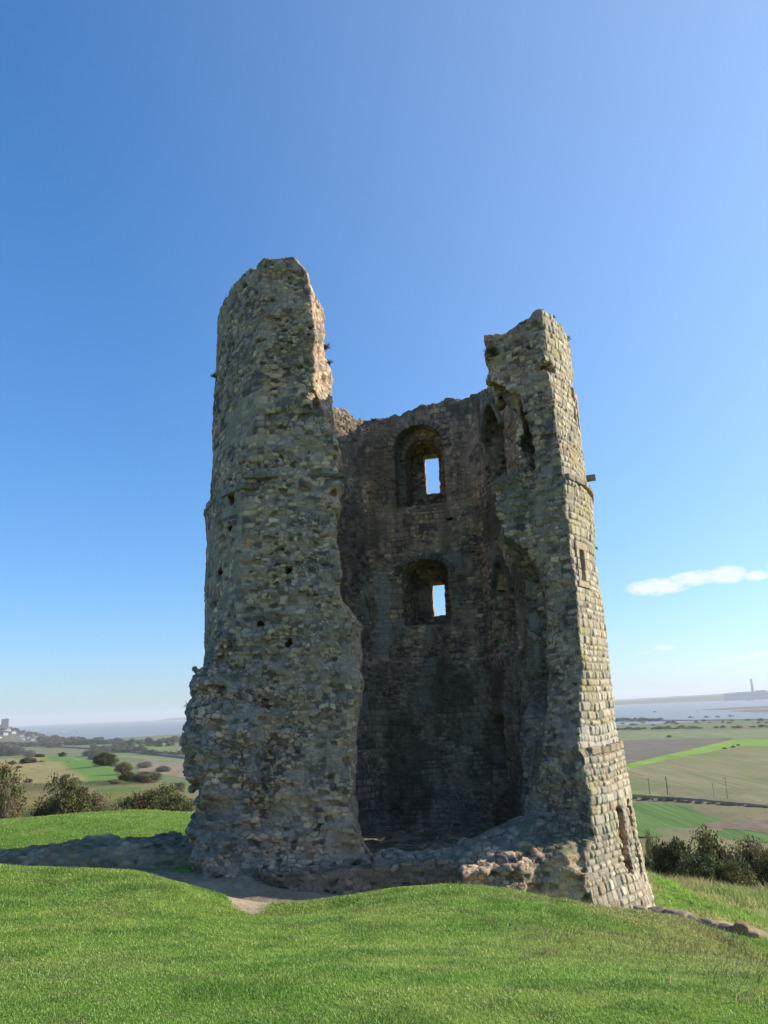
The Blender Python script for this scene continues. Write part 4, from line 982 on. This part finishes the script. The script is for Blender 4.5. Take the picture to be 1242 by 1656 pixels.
mb = MB(); nfl = max(3, int(hb_/3.2))
for k_ in range(2, nfl): mb.box((0, -7.03, k_*hb_/nfl), (24, .1, 1.3))
mb.build('window_bands', M_GLASS, e)
# sheds on the marsh
for px, py, L, H, lab in ((93, 1203, 40, 5, 'long white roofed shed among trees below the sea at left'), (206, 1216, 13, 7, 'pale van sized shed beside the railway line'), (273, 1206, 9, 7, 'small white hut in the marsh field near the tower')):
    p = gp(px, py, ZF); e = empty('shed', tuple(p), R_(12)); tag(e, lab, 'shed')
    mb = MB(); mb.box((0, 0, H*.35), (L, 9, H*.7)); mb.build('wall', M_WALLW, e)
    o = mesh_obj('roof', [(-L/2-.5, -5, H*.7+.02), (L/2+.5, -5, H*.7+.02), (L/2+.5, 5, H*.7+.02), (-L/2-.5, 5, H*.7+.02), (-L/2-.5, 0, H), (L/2+.5, 0, H)], [(0, 1, 5, 4), (2, 3, 4, 5), (0, 4, 3), (1, 2, 5), (3, 2, 1, 0)], M_WHITE, e)
# railway line at left: ballast bank and two rails
def bank_strip(name, pl, z, w, h, mat, label=None, cat=None, kind='structure'):
    P = [gp(a, b, z) for a, b in pl]; V = []; F = []
    Pd = []
    for a, b in zip(P[:-1], P[1:]):
        for t in np.linspace(0, 1, 12)[:-1]: Pd.append(a+(b-a)*t)
    Pd.append(P[-1])
    for i, p in enumerate(Pd):
        d = Pd[min(i+1, len(Pd)-1)]-Pd[max(i-1, 0)]; d /= np.linalg.norm(d); n = np.array([-d[1], d[0], 0]); hh_ = h*random.uniform(.85, 1.15)
        for k_, zz_ in ((-w/2, -.3), (-w/4, hh_), (w/4, hh_), (w/2, -.3)): q = p+n*k_; V.append((q[0], q[1], z+zz_))
    for i in range(len(Pd)-1):
        for j in range(3): F.append((i*4+j, i*4+4+j, i*4+5+j, i*4+1+j))
    o = mesh_obj(name, V, F, mat); tag(o, label, cat, kind=kind); return o
M_BALL = field_mat('ballast', (.09, .08, .075), (.15, .13, .115), .2, .2)
bank_strip('railway', [(70, 1207), (150, 1211.5), (230, 1218), (330, 1229)], ZF, 16, 2.6, M_BALL)
bank_strip('farm_track', [(940, 1281.5), (1120, 1293.5), (1242, 1305), (1420, 1324)], ZF, 5, 1.0, field_mat('track', (.15, .12, .095), (.24, .20, .15), .3, .3))
bank_strip('shore_bank', [(940, 1166.5), (1242, 1163.8), (1420, 1160)], ZF, 40, 1.5, M_BALL)
# poles
def pole(px, yt, yb, label, arms=1, w=.16):
    p = gp(px, yb, ZF); d = math.hypot(p[0], p[1]); h = (yb-yt)/1288*d; e = empty('telegraph_pole', tuple(p), random.uniform(-.3, .3)); tag(e, label, 'pole', 'poles along the farm track')
    mb = MB(); mb.tube((0, 0, -.5), (0, 0, h), w*1.2, w*.8, 7); mb.build('pole', M_WOOD, e)
    for k_ in range(arms): mb = MB(); mb.box((0, 0, h-.5-k_*1.1), (2.0, .14, .16)); mb.build('cross_arm', M_WOOD, e)
    mb = MB(); mb.tube((.3, 0, h*.35), (.3, 0, h*.55), .28, .28, 8); 
    if arms > 1: mb.build('transformer', M_WOOD, e)
pole(1051, 1262, 1284, 'telegraph pole by the farm track nearest the tower', 1, .24)
pole(1080, 1260, 1286, 'thicker pole carrying a box, second from the tower', 2, .3)
pole(1155, 1270, 1289, 'thin faint pole in the middle of the track, third from the tower', 1, .12)
pole(1177, 1263, 1293, 'tall thin pole nearest the right edge', 1, .14)
# boats
def boat(px, py, L, label, hull=M_WHITE, z=SEA-.25, mast=False, group=None):
    p = gp(px, py, z); e = empty('boat', tuple(p), random.uniform(-.4, .4)); tag(e, label, 'boat', group)
    n = 9; V = []; F = []
    for i in range(n):
        t = i/(n-1)*2-1; w = L*.14*(1-max(0, t)**2.5)*(1-.2*max(0, -t)); V += [(t*L/2, -w, L*.11+.02*L*t*t), (t*L/2, -w*.6, -.2), (t*L/2, w*.6, -.2), (t*L/2, w, L*.11+.02*L*t*t)]
    for i in range(n-1):
        for j in range(3): F.append((i*4+j, i*4+j+1, i*4+5+j, i*4+4+j))
        F.append((i*4+3, i*4, i*4+4, i*4+7))
    F += [(0, 3, 2, 1), tuple((n-1)*4+k_ for k_ in (0, 1, 2, 3))]
    mesh_obj('hull', V, F, hull, e); mb = MB(); mb.box((-L*.1, 0, L*.17), (L*.35, L*.16, L*.12)); mb.build('cabin', M_WHITE if hull is M_WHITE else M_SHIP, e)
    if mast: mb = MB(); mb.tube((0, 0, L*.1), (0, 0, L*1.0), L*.012, L*.008, 5); mb.build('mast', M_WHITE, e)
for px, py, L, lab in ((71, 1185, 24, 'leftmost white boat off the town'), (101, 1184.5, 30, 'largest white boat off the town, middle of three'), (125.5, 1184, 24, 'rightmost white boat off the town')): boat(px, py, L, lab, group='white boats off the town')
for px, py, lab in ((1059, 1151.5, 'small dark moored boat nearest the tower in mid channel'), (1117, 1160.5, 'dark moored boat just off the shoreline trees'), (1143, 1160, 'dark moored boat second from the shoreline clump'), (1161, 1159.5, 'dark moored boat below the tip of the mudflat'), (1182, 1158.5, 'dark moored boat nearest the right edge')): boat(px, py, 16, lab, M_SHIP, group='dark moored boats in the channel')
def ship(px, py, L, label):
    p = gp(px, py, SEA-.25); e = empty('ship', tuple(p), R_(-8)); tag(e, label, 'ship', 'cargo ships far out')
    V = []; F = []; n = 11
    for i in range(n):
        t = i/(n-1)*2-1; w = L*.07*(1-max(0, t)**3)*(1-.3*max(0, -t)**4); V += [(t*L/2, -w, L*.06), (t*L/2, -w*.9, -1), (t*L/2, w*.9, -1), (t*L/2, w, L*.06)]
    for i in range(n-1):
        for j in range(3): F.append((i*4+j, i*4+j+1, i*4+5+j, i*4+4+j))
        F.append((i*4+3, i*4, i*4+4, i*4+7))
    F += [(0, 3, 2, 1), tuple((n-1)*4+k_ for k_ in (0, 1, 2, 3))]
    mesh_obj('hull', V, F, M_SHIP, e); mb = MB(); mb.box((-L*.38, 0, L*.11), (L*.1, L*.11, L*.1)); mb.box((-L*.38, 0, L*.17), (L*.04, L*.04, L*.05)); mb.build('bridge', M_CONC, e)
ship(1111, 1134.8, 95, 'long low cargo ship out in the estuary'); ship(1213, 1133, 60, 'shorter ship below the power station')
p = gp(1128, 1151.5, SEA); e = empty('beacon', tuple(p)); tag(e, 'slim red and white channel beacon standing in the water', 'beacon')
mb = MB(); mb.tube((0, 0, -1), (0, 0, 11), .7, .5, 8); mb.build('mast', M_RED, e); mb = MB(); mb.tube((0, 0, 11), (0, 0, 15), 1.3, .2, 8); mb.build('topmark', M_WHITE, e)
# power station
pc = placed(1218.5, 1125, 8300, SEA+1); e = empty('power_station', tuple(pc), R_(-10)); tag(e, 'hazy power station with a single tall chimney on the far shore', 'power station')
ct = placed(1214, 1098, 8300)[2]-pc[2]; t1 = placed(1214, 1118.5, 8300)[2]-pc[2]; t2 = placed(1195, 1121, 8300)[2]-pc[2]
mb = MB(); mb.tube((0, 0, 0), (0, 0, ct), 13, 9, 14); mb.build('chimney', M_CONC, e)
mb = MB(); mb.box((0, 40, t1/2), (250, 90, t1)); mb.build('turbine_hall', M_CONC, e)
mb = MB(); mb.box((80, 60, t1*.56), (70, 60, t1*1.12)); mb.build('boiler_house', M_CONC, e)
mb = MB(); mb.box((-190, 30, t2/2), (110, 60, t2)); mb.build('annexe', M_CONC, e)

# ------------------------------------------------------------------ stones, wall plants
def rock_mesh(seed, sz=(1, 1, 1)):
    import bmesh
    bm = bmesh.new(); bmesh.ops.create_icosphere(bm, subdivisions=3, radius=.5); P = np.array([v.co[:] for v in bm.verts])
    q = np.sign(P)*np.abs(P*2)**.7/2; n = (fbm(P*2.2+seed*3, seed+100, 3)-.5); q = q*(1+.55*n)[:, None]*np.array(sz)
    F = [tuple(v.index for v in f.verts) for f in bm.faces]; bm.free()
    c = palette(np.full(len(q), random.random()), (.15, .2, .3, .1, .0, .25, 0, 0))*np.array([1, .85, .75])*(.7+.6*fbm(P*5, seed, 2))[:, None]; return q, F, c
rk = [(1062, 1478, .55), (1076, 1479, .32), (1088, 1482, .5), (1101, 1487, .6), (1116, 1490, .42), (1128, 1495, .5), (1143, 1497, .4), (1156, 1501, .45), (1171, 1504, .4), (1184, 1506, .34), (1200, 1504, .42), (1193, 1511, .34), (1035, 1474, .4), (1046, 1479, .35), (1216, 1514, .3)]
for i, (px, py, s_) in enumerate(rk):
    q, F_, c_ = rock_mesh(i+1, (random.uniform(1, 1.5), 1, random.uniform(.5, .8))); s_ *= .62; x = 4; Y = 17.2+.12*(i % 3)
    Y = np.interp(px, [1035, 1060, 1216], [16.9, 17.3, 16.2]); w_ = at(px, py, Y); zg = gz1(w_[0], Y)
    o = mesh_obj('stone', q*s_, F_, M_STONE, cols=c_, smooth=True); o.location = (w_[0], Y, w_[2]+.03); o.rotation_euler.z = random.uniform(0, 6)
    tag(o, 'fallen footing stone right of tower, '+('the large dark one near the far end' if px == 1200 else 'counted number '+['one', 'two', 'three', 'four', 'five', 'six', 'seven', 'eight', 'nine', 'ten', 'eleven', 'twelve', 'thirteen', 'fourteen', 'fifteen'][sorted(a[0] for a in rk).index(px)]+' from the left'), 'stone', 'fallen stones right of the tower')
def tuft_mesh(n, L, seed, droop=.5, w=.012, spread=1.0, cols=((.06, .08, .03), (.12, .11, .05))):
    r = np.random.default_rng(seed); V = []; F = []; C_ = []
    for i in range(n):
        d = r.normal(size=3)*spread; d[2] = abs(d[2])*.6+.2; d /= np.linalg.norm(d); l = L*r.uniform(.4, 1.1); s_ = np.cross(d, r.normal(size=3)); s_ /= np.linalg.norm(s_); c = np.array(cols[r.integers(0, len(cols))])*r.uniform(.7, 1.3)
        b = r.normal(size=3)*L*.12; p1 = b+d*l*.5; p2 = b+d*l-np.array([0, 0, l*droop*.5]); k_ = len(V)
        V += [b-s_*w, b+s_*w, p1+s_*w*.8, p1-s_*w*.8, p2]; F += [(k_, k_+1, k_+2, k_+3), (k_+3, k_+2, k_+4)]; C_ += [c]*5
    return np.array(V), F, np.array(C_)
WP = [(786, 566, 19.95, .30, 150, 'dark tuft of grass hanging from the inner edge of the right fragment'), (538, 568, 19.9, .22, 60, 'small tuft on the sunlit edge of the left fragment, upper one'), (540, 588, 19.9, .20, 60, 'small tuft on the sunlit edge of the left fragment, lower one'),
      (347, 609, 21.3, .18, 50, 'small tuft on the outer side of the left fragment high up'), (292, 1152, 19.8, .22, 60, 'grass tuft on the bulging rubble at the left side of the tower'), (925, 548, 21.0, .30, 14, 'thin dry twig plant at the top right corner of the tower'), (963, 887, 21.3, .12, 30, 'tiny tuft on the sunlit outer wall at mid height'),
      (600, 663, 25.9, .14, 40, 'low tuft on top of the back wall left of the upper window'), (700, 655, 25.8, .12, 40, 'low tuft on top of the back wall right of the upper window'), (934, 1110, 19.2, .12, 40, 'tiny fern at the corner of the right fragment low down'), (575, 1395, 18.6, .16, 50, 'green tuft at the foot of the left fragment by the opening'),
      (430, 417, 19.4, .16, 70, 'mossy tuft on the very top of the left fragment'), (895, 511, 19.9, .12, 50, 'short tuft on the top of the right fragment')]
for i, (px, py, Y, L, n, lab) in enumerate(WP):
    V_, F_, c_ = tuft_mesh(n, L, i+5, .9 if i in (0, 4) else .4); o = mesh_obj('wall_plant', V_, F_, M_LEAF, cols=c_); p_ = at(px, py, Y)-np.array([TX, TY, 0]); ok_, cl_, nm_, _i = wall_o.closest_point_on_mesh(Vector(p_)); o.location = cl_+nm_*.02+Vector((TX, TY, 0)); tag(o, lab, 'plant')

# ------------------------------------------------------------------ grass blades
def blades(n, xy, hgt, wid, cols, bend=.5, lean=(0, 0), seed=1, lift=0):
    r = np.random.default_rng(seed); x, y = xy[:, 0], xy[:, 1]; z = ground_z(x, y)-.008
    a = r.uniform(0, 2*np.pi, n); dx, dy = np.cos(a), np.sin(a); b = a+r.uniform(-1, 1, n)+1.57; bx, by = np.cos(b)*bend*r.uniform(.3, 1.2, n)+lean[0], np.sin(b)*bend*r.uniform(.3, 1.2, n)+lean[1]
    h = hgt*r.uniform(.5, 1.3, n); w = wid*r.uniform(.7, 1.2, n)
    P = np.zeros((n, 5, 3)); B = np.stack([x, y, z], -1)
    P[:, 0] = B+np.stack([-dx*w, -dy*w, 0*w], -1); P[:, 1] = B+np.stack([dx*w, dy*w, 0*w], -1)
    M1 = B+np.stack([bx*h*.3, by*h*.3, h*.6], -1); P[:, 2] = M1+np.stack([dx*w*.8, dy*w*.8, 0*w], -1); P[:, 3] = M1-np.stack([dx*w*.8, dy*w*.8, 0*w], -1)
    P[:, 4] = B+np.stack([bx*h, by*h, h*.95], -1)
    i = np.arange(n)[:, None]*5; q = np.concatenate([i, i+1, i+2, i+3], 1); t = np.concatenate([i+3, i+2, i+4], 1)
    return P.reshape(-1, 3), q, t, np.repeat(cols, 5, 0)
def grass(name, n, rfun, azr, h, w, seed, keep=None, colfn=None, bend=.6, hmod=None, lean=(0, 0)):
    r = np.random.default_rng(seed); u_ = r.random(n); rad = rfun(u_); az = np.radians(r.uniform(azr[0], azr[1], n)); xy = np.stack([rad*np.sin(az), rad*np.cos(az)], -1)
    m = sand_mask(xy[:, 0], xy[:, 1]) < .45
    m &= np.hypot(xy[:, 0]-TX, xy[:, 1]-TY) > 5.7
    if keep is not None: m &= keep(xy)
    xy = xy[m]; n = len(xy); rad = rad[m]
    n1 = fbm(xy*.8, 21, 4); n2 = fbm(xy*2.3, 81, 3)
    c = np.array([(.235, .37, .065)])*np.ones((n, 1)); c = mixc(c, (.35, .41, .10), sstep(.4, .65, n1)*.6); c = mixc(c, (.38, .34, .16), (r.random(n) < .06)*.8)
    c = mixc(c, (.11, .23, .035), sstep(.5, .66, n2)*.6); n3 = fbm(xy*.35, 83, 3); c = mixc(c, (.30, .33, .10), sstep(.48, .66, n3)*.45); c = mixc(c, (.20, .20, .08), sstep(.62, .72, fbm(xy*3.7, 85, 2))*.6)
    dry = sstep(.5, 5.5, xy[:, 0]+(xy[:, 1]-9)*.3)*sstep(.38, .56, n1); c = mixc(c, (.40, .36, .15), dry*.75*(r.random(n) < .8))
    if colfn is not None: c = colfn(xy, c, r)
    c = c*r.uniform(.8, 1.2, (n, 1))
    hh_ = h(rad) if callable(h) else np.full(n, h); hh_ = hh_*(.7+.8*n2)*(1+.8*sstep(1, 6, xy[:, 0])*sstep(.45, .7, n1))
    if hmod is not None: hh_ = hh_*hmod(xy)
    P, q, t, cc = blades(n, xy, hh_, w(rad) if callable(w) else w, c, bend, lean, seed)
    o = mesh_obj(name, P, [q, t], M_GRASS, cols=cc); o['kind'] = 'stuff'; return o
grass('grass', 620000, lambda u_: 3.6+13.4*u_**1.25, (-31, 31), lambda r: .015+.0011*r, lambda r: .0010+.00036*r, 5, keep=lambda xy: np.ones(len(xy), bool))
grass('rough_grass', 150000, lambda u_: 17+27*u_**.9, (-31, 31), .10, .010, 6, keep=lambda xy: (np.abs(xy[:, 0]-TX) > 4.5) & ~((np.abs(xy[:, 1]-20.6) < 1.3) & (xy[:, 0] < -4)),
      colfn=lambda xy, c, r: mixc(c, (.30, .25, .13), sstep(23, 29, xy[:, 1])*(xy[:, 0] > 0)*(r.random(len(xy)) < .5)*.8), hmod=lambda xy: .5+1.8*sstep(24, 29, xy[:, 1])*(xy[:, 0] > 0)+.4*(xy[:, 0] > 0))
grass('hillside_grass', 160000, lambda u_: 44*np.exp(u_*1.6), (-30, -12), .35, .035, 7, colfn=lambda xy, c, r: mixc(mixc(c, (.30, .25, .115), .85), (.34, .25, .13), sstep(.5, .65, fbm(xy*.22, 25, 3))*.8), keep=lambda xy: (ground_colour(xy[:, 0], xy[:, 1], np.zeros(len(xy)))[:, 0] > .13), bend=.9)
def tussock_xy():
    r = np.random.default_rng(44); out = []
    for i in range(520):
        y_ = r.uniform(4.5, 15.5); x_ = r.uniform(.8, 9)
        if r.random() > sstep(0, 6, x_+(y_-10)*.2)+.04: continue
        k_ = r.integers(30, 120); s1 = r.uniform(.06, .2); p = r.normal(size=(k_, 2))*np.array([s1*1.8, s1*.8]); a_ = -.5
        p = np.stack([p[:, 0]*math.cos(a_)-p[:, 1]*math.sin(a_), p[:, 0]*math.sin(a_)+p[:, 1]*math.cos(a_)], -1)+(x_, y_); out.append(np.concatenate([p, np.full((k_, 1), r.random())], 1))
    return np.concatenate(out)
tx = tussock_xy(); r5 = np.random.default_rng(45)
tc_ = np.where((tx[:, 2] > .6)[:, None], np.array([.32, .28, .14]), np.array([.14, .20, .055]))*r5.uniform(.55, 1.3, (len(tx), 1))
P_, q_, t_, cc_ = blades(len(tx), tx[:, :2], r5.uniform(.04, .11, len(tx)), np.full(len(tx), .0035), tc_, 1.0, (.5, -.3), 46)
mesh_obj('tussock_grass', P_, [q_, t_], M_GRASS, cols=cc_)['kind'] = 'stuff'
print('grass', time.time()-T0)

# ------------------------------------------------------------------ haze
hm = bpy.data.materials.new('haze_air'); hm.use_nodes = True; hn = hm.node_tree
for n_ in list(hn.nodes): hn.nodes.remove(n_)
ho = hn.nodes.new('ShaderNodeOutputMaterial'); hv = hn.nodes.new('ShaderNodeVolumePrincipled'); hv.inputs['Color'].default_value = (.93, .96, 1, 1); hv.inputs['Density'].default_value = 7.5e-5; hv.inputs['Anisotropy'].default_value = .1
hn.links.new(hv.outputs[0], ho.inputs['Volume'])
mb = MB(); mb.box((0, 0, 35), (40000, 40000, 200)); hz = mb.build('haze', None); hz.data.materials.append(hm); hz['kind'] = 'stuff'
print('done', time.time()-T0)
